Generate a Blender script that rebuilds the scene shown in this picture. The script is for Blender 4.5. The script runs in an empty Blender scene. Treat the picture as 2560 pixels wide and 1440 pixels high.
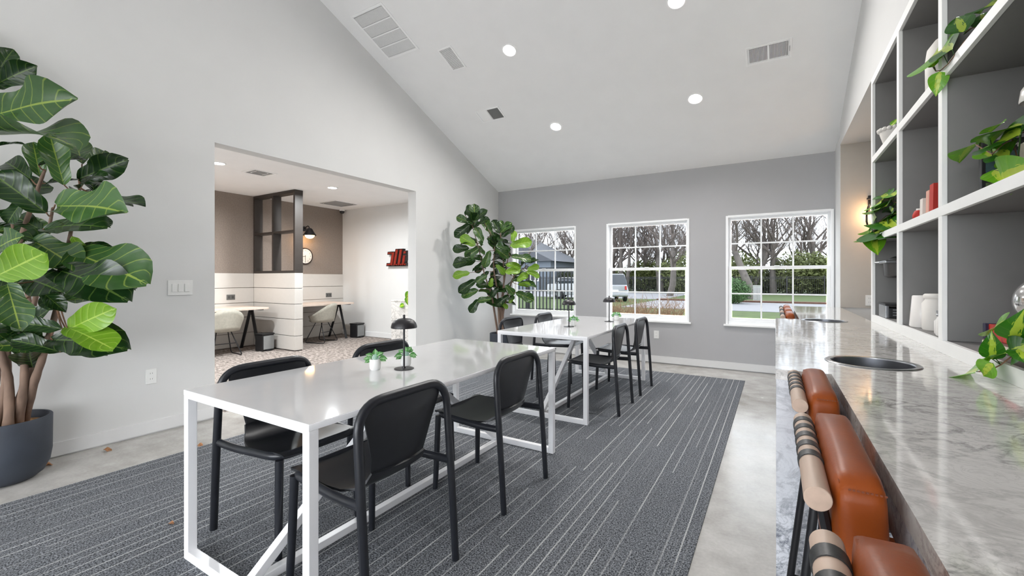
import bpy, bmesh, math, random
from mathutils import Vector, Matrix, Quaternion
R = random.Random(7)
PI = math.pi
rad = math.radians
# ------------------------------------------------------------------ camera
SC = bpy.context.scene
COL = SC.collection
FPX, YAW, CH, V0 = 1092.0, rad(31.1), 1.24, 696.4
cam_d = bpy.data.cameras.new('camera'); cam = bpy.data.objects.new('camera', cam_d); COL.objects.link(cam)
cam_d.sensor_width = 36.0; cam_d.lens = FPX / 2560 * 36.0
cam_d.shift_y = -(720 - V0) / 2560; cam_d.clip_start = 0.02; cam_d.clip_end = 400
cam.location = (0, 0, CH); cam.rotation_euler = (PI / 2, 0, YAW)
SC.camera = cam
# ------------------------------------------------------------------ world, light, exposure
W = bpy.data.worlds.new('overcast_sky'); SC.world = W; W.use_nodes = True
wn = W.node_tree.nodes; wl = W.node_tree.links
bg = wn['Background']
tc = wn.new('ShaderNodeTexCoord'); nz = wn.new('ShaderNodeTexNoise'); cr = wn.new('ShaderNodeValToRGB')
nz.inputs['Scale'].default_value = 2.2; nz.inputs['Detail'].default_value = 4
cr.color_ramp.elements[0].position = .35; cr.color_ramp.elements[0].color = (.74, .80, .88, 1)
cr.color_ramp.elements[1].position = .65; cr.color_ramp.elements[1].color = (.98, .99, 1, 1)
wl.new(tc.outputs['Generated'], nz.inputs['Vector']); wl.new(nz.outputs['Fac'], cr.inputs['Fac']); wl.new(cr.outputs['Color'], bg.inputs['Color'])
bg.inputs['Strength'].default_value = 6.4
SC.view_settings.view_transform = 'Standard'
try: SC.view_settings.look = 'None'
except Exception: pass
SC.view_settings.gamma = 1.0; SC.view_settings.use_curve_mapping = False
SC.view_settings.exposure = 0.85
DOWN_W = 13.0        # power of one recessed ceiling lamp
# room numbers
XW, YF, YB = -4.27, 6.603, -4.6       # left wall, window wall, wall behind the camera
BX, YJ = .625, 6.148                  # right wall / bookcase front, far jamb of the alcove
ZF, SL, YR = 2.794, .416, 1.0         # ceiling at window wall, slope, ridge
ZC = .9155
def zceil(y):
    return ZF + SL * (YF - y) if y > YR else ZF + SL * (YF - YR) - SL * (YR - y)
# ------------------------------------------------------------------ pixel -> place (for measuring where things stand)
FW = Vector((-math.sin(YAW), math.cos(YAW), 0)); RT = Vector((math.cos(YAW), math.sin(YAW), 0)); CP = Vector((0, 0, CH))
def ray(u, v): return FW + RT * ((u - 1280) / FPX) + Vector((0, 0, (V0 - v) / FPX))
def onz(u, v, z): d = ray(u, v); return CP + d * ((z - CH) / d.z)
def onx(u, v, x): d = ray(u, v); return CP + d * (x / d.x)
def ony(u, v, y): d = ray(u, v); return CP + d * (y / d.y)
def onw(u, v, w): return CP + ray(u, v) * w
# ------------------------------------------------------------------ materials
def lin(c): return tuple((x / 12.92 if x <= .04045 else ((x + .055) / 1.055) ** 2.4) for x in [k / 255 for k in c])
MATS = {}
def nodes(name):
    m = bpy.data.materials.new(name); m.use_nodes = True; nt = m.node_tree
    b = nt.nodes['Principled BSDF']; MATS[name] = m
    return m, nt, nt.nodes, nt.links, b
def setp(b, rough=.5, metal=0, spec=.5, coat=0):
    b.inputs['Roughness'].default_value = rough; b.inputs['Metallic'].default_value = metal
    b.inputs['Specular IOR Level'].default_value = spec; b.inputs['Coat Weight'].default_value = coat
    b.inputs['Coat Roughness'].default_value = .05
def mat(name, rgb, rough=.5, metal=0, spec=.5, coat=0, var=.06, scale=14, bump=0, bscale=200, stretch=(1, 1, 1)):
    m, nt, N, L, b = nodes(name); setp(b, rough, metal, spec, coat)
    c = lin(rgb)
    t = N.new('ShaderNodeTexCoord'); mp = N.new('ShaderNodeMapping'); mp.inputs['Scale'].default_value = stretch
    n = N.new('ShaderNodeTexNoise'); n.inputs['Scale'].default_value = scale; n.inputs['Detail'].default_value = 3
    r = N.new('ShaderNodeValToRGB')
    r.color_ramp.elements[0].position = .3; r.color_ramp.elements[1].position = .7
    r.color_ramp.elements[0].color = (*[x * (1 - var) for x in c], 1); r.color_ramp.elements[1].color = (*[min(1, x * (1 + var)) for x in c], 1)
    L.new(t.outputs['Object'], mp.inputs['Vector']); L.new(mp.outputs['Vector'], n.inputs['Vector'])
    L.new(n.outputs['Fac'], r.inputs['Fac']); L.new(r.outputs['Color'], b.inputs['Base Color'])
    if bump:
        n2 = N.new('ShaderNodeTexNoise'); n2.inputs['Scale'].default_value = bscale; bp = N.new('ShaderNodeBump')
        bp.inputs['Strength'].default_value = bump; bp.inputs['Distance'].default_value = .002
        L.new(mp.outputs['Vector'], n2.inputs['Vector']); L.new(n2.outputs['Fac'], bp.inputs['Height']); L.new(bp.outputs['Normal'], b.inputs['Normal'])
    return m
def emit(name, rgb, strength):
    m, nt, N, L, b = nodes(name); setp(b, .4)
    b.inputs['Base Color'].default_value = (*rgb, 1); b.inputs['Emission Color'].default_value = (*rgb, 1); b.inputs['Emission Strength'].default_value = strength
    return m
def glass(name, tint=(1, 1, 1), refl=1.0, rough=.0):
    m, nt, N, L, b = nodes(name); N.remove(b)
    out = [n for n in N if n.type == 'OUTPUT_MATERIAL'][0]
    tr = N.new('ShaderNodeBsdfTransparent'); tr.inputs['Color'].default_value = (*tint, 1)
    gl = N.new('ShaderNodeBsdfGlossy'); gl.inputs['Roughness'].default_value = rough
    fr = N.new('ShaderNodeFresnel'); fr.inputs['IOR'].default_value = 1.45
    mu = N.new('ShaderNodeMath'); mu.operation = 'MULTIPLY'; mu.inputs[1].default_value = refl
    mx = N.new('ShaderNodeMixShader')
    L.new(fr.outputs['Fac'], mu.inputs[0]); L.new(mu.outputs[0], mx.inputs['Fac']); L.new(tr.outputs[0], mx.inputs[1]); L.new(gl.outputs[0], mx.inputs[2]); L.new(mx.outputs[0], out.inputs['Surface'])
    return m
def math_node(N, L, op, a, b=None, clamp=False):
    n = N.new('ShaderNodeMath'); n.operation = op; n.use_clamp = clamp
    for i, x in enumerate((a, b)):
        if x is None: continue
        if isinstance(x, (int, float)): n.inputs[i].default_value = x
        else: L.new(x, n.inputs[i])
    return n.outputs[0]
def mixrgb(N, L, fac, a, b):
    n = N.new('ShaderNodeMix'); n.data_type = 'RGBA'
    for sock, x in ((n.inputs[0], fac), (n.inputs[6], a), (n.inputs[7], b)):
        if isinstance(x, (int, float)): sock.default_value = x
        elif isinstance(x, tuple): sock.default_value = (*x, 1) if len(x) == 3 else x
        else: L.new(x, sock)
    return n.outputs[2]
mat('wall_paint', (220, 220, 219), .75, var=.012, scale=3, bump=.06, bscale=90)
mat('far_wall_backlit', (180, 180, 182), .75, var=.012, scale=3, bump=.06, bscale=90)  # wall paint darkened: the shade of the backlit wall is in the colour
mat('ceiling_paint', (244, 244, 244), .85, var=.012, scale=4, bump=.15, bscale=60)
mat('trim_white', (248, 248, 248), .4, var=.01)
mat('baseboard_white', (226, 226, 226), .5, var=.01)
mat('window_vinyl', (248, 249, 250), .35, var=.01)
mat('plate_white', (238, 238, 236), .35, var=.01)
mat('slot_dark', (70, 70, 70), .6)
mat('table_lacquer', (212, 212, 213), .07, coat=.15, var=.01)
mat('table_frame', (250, 250, 252), .3, var=.01)
mat('chair_black', (32, 34, 40), .31, var=.12, scale=40, bump=.05, bscale=400)
mat('chair_shell', (32, 34, 38), .36, var=.1, scale=30, bump=.08, bscale=500)
mat('metal_black', (22, 22, 26), .4, var=.1)
mat('lamp_black', (30, 28, 32), .38, var=.1)
mat('bookcase_white', (244, 244, 242), .5, var=.012)
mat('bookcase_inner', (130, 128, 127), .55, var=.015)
mat('alcove_paint', (186, 180, 172), .7, var=.015)
mat('leather_tan', (140, 66, 20),   .4, spec=.28, var=.16, scale=7, bump=.12, bscale=160)
mat('thread_brown', (120, 58, 28), .6)
mat('strap_black', (38, 38, 38), .45, bump=.1)
mat('dowel_wood', (192, 168, 150), .5, var=.10, scale=9, stretch=(6, .7, 6))
mat('steel_dark', (150, 152, 158), .3, metal=.9, var=.05)
mat('machine_dark', (84, 82, 82), .35, metal=.6, var=.05)
mat('steel_brushed', (170, 172, 176), .28, metal=.95, var=.05, scale=30)
mat('pot_charcoal', (52, 58, 68), .65, var=.16, scale=5, bump=.3, bscale=40)
mat('pot_white', (240, 240, 238), .45, var=.02)
mat('soil_chips', (176, 132, 88), .9, var=.4, scale=80, bump=.6, bscale=120)
mat('soil_dark', (50, 40, 32), .9, var=.3, scale=80, bump=.5)
mat('bark', (122, 100, 86), .8, var=.28, scale=16, bump=.4, bscale=40, stretch=(1, 1, .35))
mat('bark_thin', (120, 88, 66), .75, var=.25, scale=30)
mat('ceramic_white', (232, 228, 224), .25, coat=.3, var=.015)
mat('ceramic_matt', (224, 220, 214), .55, var=.03)
mat('dark_frame', (52, 46, 42), .5, var=.08)
mat('panel_white', (206, 201, 195), .55, var=.012)
mat('fabric_taupe', (140, 128, 119), .95, var=.10, scale=60, bump=.5, bscale=240)
mat('desk_wood', (214, 196, 182), .45, var=.06, scale=6, stretch=(1, 5, 1))
mat('shell_grey', (176, 172, 160), .8, var=.08, scale=30, bump=.3)
mat('bin_grey', (140, 142, 142), .45)
mat('clock_face', (236, 232, 226), .5, var=.01)
mat('sign_red', (132, 34, 22), .35, var=.25, scale=14)
mat('sign_black', (36, 20, 18), .5)
mat('bag_red', (184, 38, 26), .6, var=.06)
mat('bag_pink', (222, 168, 148), .6, var=.05)
mat('bag_white', (228, 220, 212), .6, var=.05)
mat('bag_cord', (226, 222, 214), .7)
mat('book_dark', (30, 30, 32), .45, var=.2)
mat('book_teal', (58, 84, 86), .5, var=.5, scale=24)
mat('book_green', (88, 104, 70), .5, var=.6, scale=70)
mat('book_orange', (176, 72, 44), .5, var=.5, scale=40)
mat('ink_white', (214, 208, 200), .6)
mat('paper', (226, 218, 200), .8, var=.04, scale=80)
mat('book_red', (176, 40, 24), .5, var=.4, scale=36)
mat('book_navy', (34, 32, 60), .5)
mat('book_brown', (112, 82, 74), .6, var=.1)
mat('mirror_ball', (206, 204, 202), .12, metal=.85, var=.06, scale=18)
mat('leaf_dry', (166, 120, 84), .8, var=.3, scale=60)
mat('bin_black', (26, 26, 28), .45)
mat('vent_grey', (150, 150, 150), .6, var=.02)
mat('vent_dark', (98, 98, 96), .6, var=.05)
emit('lamp_white', (1, .98, .95), 14)
emit('bulb_warm', (1, .62, .26), 9)
glass('pane_glass', (.55, .56, .565), .03, .02)
glass('clear_glass', (.94, .95, .95), 1.0)
# outdoors
mat('bark_grey', (96, 90, 86), .9, var=.3, scale=6)
mat('twig_brown', (104, 95, 91), .9, var=.25, scale=3)
mat('twig_tan', (128, 102, 78), .9, var=.3, scale=8)
mat('shrub_leaf', (84, 92, 46), .7, var=.35, scale=2.2)
mat('bush_leaf', (48, 80, 30), .6, var=.35, scale=6)
mat('grass', (66, 82, 38), .95, var=.3, scale=3, bump=.6, bscale=60)
mat('asphalt', (128, 128, 132), .9, var=.08, scale=6)
mat('sidewalk', (176, 172, 168), .9, var=.06, scale=4)
mat('mulch', (88, 62, 50), .95, var=.35, scale=12)
mat('fence_black', (34, 34, 38), .5)
mat('car_white', (150, 152, 156), .25, coat=.6, var=.01)
mat('car_glass', (52, 58, 66), .08, var=.05)
mat('tyre', (30, 30, 32), .8)
mat('tail_red', (170, 36, 30), .3)
mat('house_siding', (108, 116, 126), .8, var=.05)
mat('roof_grey', (84, 86, 92), .9, var=.1)
mat('box_cream', (160, 162, 158), .6)

def marble(name, light, dark, sc, rough=.07, ang=.5, coat=.3):
    m, nt, N, L, b = nodes(name); setp(b, rough, coat=coat)
    t = N.new('ShaderNodeTexCoord'); mp = N.new('ShaderNodeMapping'); mp.inputs['Scale'].default_value = (1.25 * sc, 2.2 * sc, 1.7 * sc); mp.inputs['Rotation'].default_value = (ang * .6, .2, ang)
    n1 = N.new('ShaderNodeTexNoise'); n1.inputs['Scale'].default_value = 2.4; n1.inputs['Detail'].default_value = 8; n1.inputs['Roughness'].default_value = .62; n1.inputs['Distortion'].default_value = 1.6
    n2 = N.new('ShaderNodeTexNoise'); n2.inputs['Scale'].default_value = 7; n2.inputs['Detail'].default_value = 8; n2.inputs['Roughness'].default_value = .65; n2.inputs['Distortion'].default_value = 2.2
    n3 = N.new('ShaderNodeTexNoise'); n3.inputs['Scale'].default_value = 1.3; n3.inputs['Detail'].default_value = 2
    L.new(t.outputs['Object'], mp.inputs['Vector'])
    for n in (n1, n2, n3): L.new(mp.outputs['Vector'], n.inputs['Vector'])
    def vein(n, w):
        d = math_node(N, L, 'ABSOLUTE', math_node(N, L, 'SUBTRACT', n.outputs['Fac'], .5))
        return math_node(N, L, 'SUBTRACT', 1.0, math_node(N, L, 'DIVIDE', d, w), True)
    v1 = math_node(N, L, 'MULTIPLY', vein(n1, .055), n3.outputs['Fac']); v2 = math_node(N, L, 'MULTIPLY', vein(n2, .05), math_node(N, L, 'POWER', n3.outputs['Fac'], 2.0))
    f = math_node(N, L, 'ADD', math_node(N, L, 'MULTIPLY', v1, .9), math_node(N, L, 'MULTIPLY', v2, 1.2), True)
    cl = mixrgb(N, L, n3.outputs['Fac'], tuple(x * .9 for x in light), light)
    L.new(mixrgb(N, L, f, cl, dark), b.inputs['Base Color'])
    return m
marble('marble_top', lin((228, 225, 221)), lin((126, 123, 120)), 1.35, ang=.6, rough=.08)
marble('marble_side', lin((222, 224, 229)), lin((112, 116, 126)), 1.6, ang=1.0, rough=.16, coat=.1)

def concrete():
    m, nt, N, L, b = nodes('concrete'); setp(b, .3, spec=.5)
    t = N.new('ShaderNodeTexCoord')
    ns = []
    for s, d in ((1.1, 6), (6, 6), (60, 3)):
        n = N.new('ShaderNodeTexNoise'); n.inputs['Scale'].default_value = s; n.inputs['Detail'].default_value = d; L.new(t.outputs['Object'], n.inputs['Vector']); ns.append(n.outputs['Fac'])
    f = math_node(N, L, 'ADD', math_node(N, L, 'MULTIPLY', ns[0], .45), math_node(N, L, 'ADD', math_node(N, L, 'MULTIPLY', ns[1], .4), math_node(N, L, 'MULTIPLY', ns[2], .15)))
    r = N.new('ShaderNodeValToRGB'); r.color_ramp.elements[0].position = .3; r.color_ramp.elements[1].position = .68
    r.color_ramp.elements[0].color = (*lin((150, 146, 140)), 1); r.color_ramp.elements[1].color = (*lin((206, 204, 200)), 1)
    L.new(f, r.inputs['Fac']); L.new(r.outputs['Color'], b.inputs['Base Color'])
    L.new(math_node(N, L, 'ADD', .08, math_node(N, L, 'MULTIPLY', ns[1], .26)), b.inputs['Roughness'])
concrete()
def carpet():
    m, nt, N, L, b = nodes('carpet_striped'); setp(b, .95, spec=.15)
    t = N.new('ShaderNodeTexCoord'); s = N.new('ShaderNodeSeparateXYZ'); L.new(t.outputs['Object'], s.inputs[0])
    def wn2(a, c):
        w = N.new('ShaderNodeTexWhiteNoise'); w.noise_dimensions = '2D'; cb = N.new('ShaderNodeCombineXYZ'); L.new(a, cb.inputs[0])
        if isinstance(c, (int, float)): cb.inputs[1].default_value = c
        else: L.new(c, cb.inputs[1])
        L.new(cb.outputs[0], w.inputs['Vector']); return w.outputs['Value']
    lines = []
    for freq, seg, wid, thr, k in ((16.0, .92, .105, .25, .55), (43.0, .46, .2, .5, .09)):
        px = math_node(N, L, 'MULTIPLY', s.outputs[0], freq); fl = math_node(N, L, 'FLOOR', px); fr = math_node(N, L, 'FRACT', px)
        sg = math_node(N, L, 'FLOOR', math_node(N, L, 'ADD', math_node(N, L, 'DIVIDE', s.outputs[1], seg), math_node(N, L, 'MULTIPLY', wn2(fl, 3.7), 5.0)))
        rnd = wn2(fl, sg)
        on = math_node(N, L, 'MULTIPLY', math_node(N, L, 'LESS_THAN', fr, wid), math_node(N, L, 'GREATER_THAN', rnd, thr))
        lines.append(math_node(N, L, 'MULTIPLY', math_node(N, L, 'MULTIPLY', on, rnd), k))
    ln = math_node(N, L, 'MAXIMUM', lines[0], lines[1])
    n1 = N.new('ShaderNodeTexNoise'); n1.inputs['Scale'].default_value = 150; n1.inputs['Detail'].default_value = 2
    n2 = N.new('ShaderNodeTexNoise'); n2.inputs['Scale'].default_value = 2.2; n2.inputs['Detail'].default_value = 3
    L.new(t.outputs['Object'], n1.inputs['Vector']); L.new(t.outputs['Object'], n2.inputs['Vector'])
    r = N.new('ShaderNodeValToRGB'); r.color_ramp.elements[0].position = .36; r.color_ramp.elements[1].position = .68
    r.color_ramp.elements[0].color = (*lin((30, 33, 39)), 1); r.color_ramp.elements[1].color = (*lin((156, 160, 166)), 1)
    L.new(n1.outputs['Fac'], r.inputs['Fac'])
    base = mixrgb(N, L, math_node(N, L, 'MULTIPLY', n2.outputs['Fac'], .4), r.outputs['Color'], lin((84, 86, 88)))
    L.new(mixrgb(N, L, math_node(N, L, 'MULTIPLY', ln, math_node(N, L, 'ADD', .5, n1.outputs['Fac']), True), base, lin((226, 226, 224))), b.inputs['Base Color'])
    bp = N.new('ShaderNodeBump'); bp.inputs['Strength'].default_value = .6; bp.inputs['Distance'].default_value = .004; L.new(n1.outputs['Fac'], bp.inputs['Height']); L.new(bp.outputs['Normal'], b.inputs['Normal'])
carpet()
def carpet2():
    m, nt, N, L, b = nodes('carpet_mottled'); setp(b, .95, spec=.1)
    t = N.new('ShaderNodeTexCoord'); n1 = N.new('ShaderNodeTexNoise'); n1.inputs['Scale'].default_value = 22; n1.inputs['Detail'].default_value = 5; n1.inputs['Roughness'].default_value = .75
    mp = N.new('ShaderNodeMapping'); mp.inputs['Scale'].default_value = (.6, 1.3, 1); L.new(t.outputs['Object'], mp.inputs['Vector']); L.new(mp.outputs['Vector'], n1.inputs['Vector'])
    r = N.new('ShaderNodeValToRGB'); r.color_ramp.elements[0].position = .36; r.color_ramp.elements[1].position = .66
    r.color_ramp.elements[0].color = (*lin((70, 64, 61)), 1); r.color_ramp.elements[1].color = (*lin((190, 178, 170)), 1)
    L.new(n1.outputs['Fac'], r.inputs['Fac']); L.new(r.outputs['Color'], b.inputs['Base Color'])
carpet2()
def leafmat(name, dark, light, vein, rough=.3, nv=7, stripe=None, bump=.5, trans=.12):
    m, nt, N, L, b = nodes(name); setp(b, rough, spec=.5)
    uv = N.new('ShaderNodeUVMap'); uv.uv_map = 'UVMap'; s = N.new('ShaderNodeSeparateXYZ'); L.new(uv.outputs['UV'], s.inputs[0])
    t = s.outputs[0]; sv = math_node(N, L, 'ABSOLUTE', math_node(N, L, 'SUBTRACT', s.outputs[1], .5)); sv = math_node(N, L, 'MULTIPLY', sv, 2.0)
    oi = N.new('ShaderNodeObjectInfo')
    nz = N.new('ShaderNodeTexNoise'); nz.inputs['Scale'].default_value = 9; L.new(uv.outputs['UV'], nz.inputs['Vector'])
    base = mixrgb(N, L, math_node(N, L, 'MULTIPLY', math_node(N, L, 'ADD', nz.outputs['Fac'], oi.outputs['Random']), .5), dark, light)
    mid = math_node(N, L, 'LESS_THAN', sv, .045)
    ph = math_node(N, L, 'FRACT', math_node(N, L, 'MULTIPLY', math_node(N, L, 'SUBTRACT', t, math_node(N, L, 'MULTIPLY', math_node(N, L, 'POWER', sv, 1.3), .22)), float(nv)))
    dist = math_node(N, L, 'ABSOLUTE', math_node(N, L, 'SUBTRACT', ph, .5))
    side = math_node(N, L, 'MULTIPLY', math_node(N, L, 'LESS_THAN', dist, .05), .6)
    f = math_node(N, L, 'MAXIMUM', mid, side)
    if stripe:
        w = N.new('ShaderNodeTexNoise'); w.inputs['Scale'].default_value = 5; w.inputs['Detail'].default_value = 3
        mpp = N.new('ShaderNodeMapping'); mpp.inputs['Scale'].default_value = (.8, 3, 1); L.new(uv.outputs['UV'], mpp.inputs['Vector']); L.new(mpp.outputs['Vector'], w.inputs['Vector'])
        base = mixrgb(N, L, math_node(N, L, 'LESS_THAN', sv, math_node(N, L, 'MULTIPLY', math_node(N, L, 'SUBTRACT', w.outputs['Fac'], .22), 1.0)), base, stripe)
        f = math_node(N, L, 'MULTIPLY', f, .25)
    L.new(mixrgb(N, L, math_node(N, L, 'MULTIPLY', f, .75), base, vein), b.inputs['Base Color'])
    bp = N.new('ShaderNodeBump'); bp.inputs['Strength'].default_value = bump; bp.inputs['Distance'].default_value = .006
    L.new(math_node(N, L, 'MINIMUM', dist, .28), bp.inputs['Height']); L.new(bp.outputs['Normal'], b.inputs['Normal'])
    b.inputs['Subsurface Weight'].default_value = 0
    if trans:
        tr = N.new('ShaderNodeBsdfTranslucent'); mx = N.new('ShaderNodeMixShader'); mx.inputs[0].default_value = trans
        tr.inputs['Color'].default_value = (*[x * 1.4 for x in light], 1)
        out = [n for n in N if n.type == 'OUTPUT_MATERIAL'][0]
        L.new(b.outputs[0], mx.inputs[1]); L.new(tr.outputs[0], mx.inputs[2]); L.new(mx.outputs[0], out.inputs['Surface'])
leafmat('fig_dark', lin((14, 36, 16)), lin((38, 68, 30)), lin((96, 122, 56)), rough=.24)
leafmat('fig_mid', lin((34, 64, 30)), lin((66, 102, 50)), lin((150, 170, 72)), rough=.27)
leafmat('fig_lime', lin((88, 130, 26)), lin((122, 164, 44)), lin((176, 200, 92)))
leafmat('pothos', lin((20, 74, 14)), lin((52, 116, 24)), lin((150, 190, 60)), rough=.28, nv=5, stripe=lin((168, 190, 60)), bump=.25)
leafmat('pothos_lime', lin((84, 150, 20)), lin((116, 176, 40)), lin((180, 210, 70)), rough=.28, nv=5, stripe=lin((188, 206, 70)), bump=.25)
leafmat('peperomia', lin((60, 120, 60)), lin((96, 158, 84)), lin((206, 226, 200)), rough=.3, nv=1, stripe=lin((150, 192, 140)), bump=.2)
def stripes_peperomia():
    m, nt, N, L, b = nodes('peperomia_striped'); setp(b, .35)
    uv = N.new('ShaderNodeUVMap'); uv.uv_map = 'UVMap'; s = N.new('ShaderNodeSeparateXYZ'); L.new(uv.outputs['UV'], s.inputs[0])
    ph = math_node(N, L, 'FRACT', math_node(N, L, 'MULTIPLY', s.outputs[1], 6.0))
    L.new(mixrgb(N, L, math_node(N, L, 'LESS_THAN', ph, .45), lin((190, 220, 200)), lin((48, 104, 92))), b.inputs['Base Color'])
stripes_peperomia()
M = MATS
# ------------------------------------------------------------------ mesh helpers
class MB:
    """collects geometry; build() links it as ONE mesh object"""
    def __init__(s): s.v = []; s.f = []; s.uv = None
    def add(s, vs, fs):
        o = len(s.v); s.v += [tuple(p) for p in vs]; s.f += [tuple(i + o for i in f) for f in fs]; return s
    def box(s, x0, y0, z0, x1, y1, z1, b=0):
        if b <= 0:
            v = [(x, y, z) for z in (z0, z1) for y in (y0, y1) for x in (x0, x1)]
            return s.add(v, [(0, 2, 3, 1), (4, 5, 7, 6), (0, 1, 5, 4), (2, 6, 7, 3), (0, 4, 6, 2), (1, 3, 7, 5)])
        bm = bmesh.new(); bmesh.ops.create_cube(bm, size=1)
        for q in bm.verts: q.co = Vector(((x0 + x1) / 2 + q.co.x * (x1 - x0), (y0 + y1) / 2 + q.co.y * (y1 - y0), (z0 + z1) / 2 + q.co.z * (z1 - z0)))
        bmesh.ops.bevel(bm, geom=list(bm.edges), offset=b, segments=2, affect='EDGES', profile=.5)
        return s.bm(bm)
    def bm(s, bm):
        bm.verts.index_update()
        s.add([q.co.copy() for q in bm.verts], [[q.index for q in f.verts] for f in bm.faces]); bm.free(); return s
    def tube(s, pts, r, n=10, flat=1.0, caps=True, up=None):
        pts = [Vector(p) for p in pts]; rs = r if isinstance(r, (list, tuple)) else [r] * len(pts)
        t0 = (pts[1] - pts[0]).normalized()
        ref = Vector(up) if up else (Vector((0, 0, 1)) if abs(t0.z) < .9 else Vector((1, 0, 0)))
        nrm = (ref - t0 * ref.dot(t0)).normalized(); vs = []; fs = []
        for i, p in enumerate(pts):
            if i == 0: t = t0
            elif i == len(pts) - 1: t = (pts[i] - pts[i - 1]).normalized()
            else: t = ((pts[i] - pts[i - 1]).normalized() + (pts[i + 1] - pts[i]).normalized()).normalized()
            nrm = (nrm - t * nrm.dot(t)).normalized(); bn = t.cross(nrm)
            for k in range(n):
                a = 2 * PI * k / n; vs.append(p + nrm * (math.cos(a) * rs[i] * flat) + bn * (math.sin(a) * rs[i]))
        for i in range(len(pts) - 1):
            for k in range(n):
                k2 = (k + 1) % n; fs.append((i * n + k, i * n + k2, (i + 1) * n + k2, (i + 1) * n + k))
        if caps: fs.append(tuple(range(n - 1, -1, -1))); fs.append(tuple((len(pts) - 1) * n + k for k in range(n)))
        return s.add(vs, fs)
    def lathe(s, prof, c=(0, 0, 0), n=32, axis='z', cap0=True, cap1=True):
        vs = []; fs = []
        for (r, h) in prof:
            for k in range(n):
                a = 2 * PI * k / n; x, y = r * math.cos(a), r * math.sin(a)
                p = (x, y, h) if axis == 'z' else ((h, x, y) if axis == 'x' else (y, h, x))
                vs.append((c[0] + p[0], c[1] + p[1], c[2] + p[2]))
        for i in range(len(prof) - 1):
            for k in range(n):
                k2 = (k + 1) % n; fs.append((i * n + k, i * n + k2, (i + 1) * n + k2, (i + 1) * n + k))
        if cap0: fs.append(tuple(range(n - 1, -1, -1)))
        if cap1: fs.append(tuple((len(prof) - 1) * n + k for k in range(n)))
        return s.add(vs, fs)
    def prism(s, poly, a0, a1, plane='yz'):
        """polygon extruded along the third axis"""
        n = len(poly)
        def P(p, a): return {'yz': (a, p[0], p[1]), 'xz': (p[0], a, p[1]), 'xy': (p[0], p[1], a)}[plane]
        vs = [P(p, a0) for p in poly] + [P(p, a1) for p in poly]
        fs = [tuple(range(n - 1, -1, -1)), tuple(range(n, 2 * n))] + [(i, (i + 1) % n, n + (i + 1) % n, n + i) for i in range(n)]
        return s.add(vs, fs)
    def xf(s, mtx): s.v = [tuple(mtx @ Vector(p)) for p in s.v]; return s
    def mesh(s, name, m=None, smooth=False, ang=40):
        me = bpy.data.meshes.new(name); me.from_pydata(s.v, [], s.f); me.validate(); me.update()
        bm = bmesh.new(); bm.from_mesh(me); bmesh.ops.recalc_face_normals(bm, faces=bm.faces); bm.to_mesh(me); bm.free()
        if smooth:
            me.shade_smooth(); me.set_sharp_from_angle(angle=rad(ang))
        if m: me.materials.append(M[m])
        return me
    def build(s, name, m, parent=None, smooth=False, ang=40, loc=None):
        return link(name, s.mesh(name, m, smooth, ang), parent, loc)
def link(name, me, parent=None, loc=None):
    o = bpy.data.objects.new(name, me); COL.objects.link(o)
    if parent: o.parent = parent
    if loc: o.location = loc
    return o
def tag(o, label=None, cat=None, group=None, kind=None):
    if label: o['label'] = label
    if cat: o['category'] = cat
    if group: o['group'] = group
    if kind: o['kind'] = kind
    return o
def thing(name, label, cat, loc=(0, 0, 0), rz=0, group=None):
    o = bpy.data.objects.new(name, None); COL.objects.link(o); o.location = loc; o.rotation_euler = (0, 0, rz); o.empty_display_size = .1
    return tag(o, label, cat, group)
def copy_tree(o, parent=None):
    c = o.copy(); COL.objects.link(c); c.parent = parent
    for ch in [x for x in KIDS.get(o.name, [])]: register(copy_tree(ch, c), c)
    return c
KIDS = {}
def register(ch, p): KIDS.setdefault(p.name, []).append(ch)
def index_kids(root):
    for ch in root.children:
        register(ch, root); index_kids(ch)
def struct(o, label=None): return tag(o, label, None, None, 'structure')
def rounded(pts, r, n=5):
    """polyline with rounded corners"""
    pts = [Vector(p) for p in pts]; out = [pts[0]]
    for i in range(1, len(pts) - 1):
        a, b, c = pts[i - 1], pts[i], pts[i + 1]; d1 = (a - b); d2 = (c - b); rr = min(r, d1.length * .49, d2.length * .49)
        p1 = b + d1.normalized() * rr; p2 = b + d2.normalized() * rr
        for k in range(n + 1):
            t = k / n; out.append(p1 * (1 - t) ** 2 + b * 2 * t * (1 - t) + p2 * t * t)
    out.append(pts[-1]); return out
# ------------------------------------------------------------------ the room
struct(MB().box(XW - .1, YB, -.1, 1.1, YF, 0).build('floor', 'concrete'), 'pale polished concrete floor around the grey carpet')
# carpet laid on the floor
RZ = .006
tag(MB().box(-3.6235, -3.2, 0, -.315, 5.971, RZ).build('striped_carpet', 'carpet_striped'), 'dark grey carpet with thin pale stripes under the white tables', 'carpet')
struct(MB().prism([(YF, ZF), (YR, zceil(YR)), (YB, zceil(YB)), (YB, zceil(YB) + .12), (YR, zceil(YR) + .12), (YF, ZF + .12)], XW - .15, 1.2, 'yz').build('ceiling', 'ceiling_paint'), 'white vaulted ceiling sloping down to the window wall')
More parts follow.
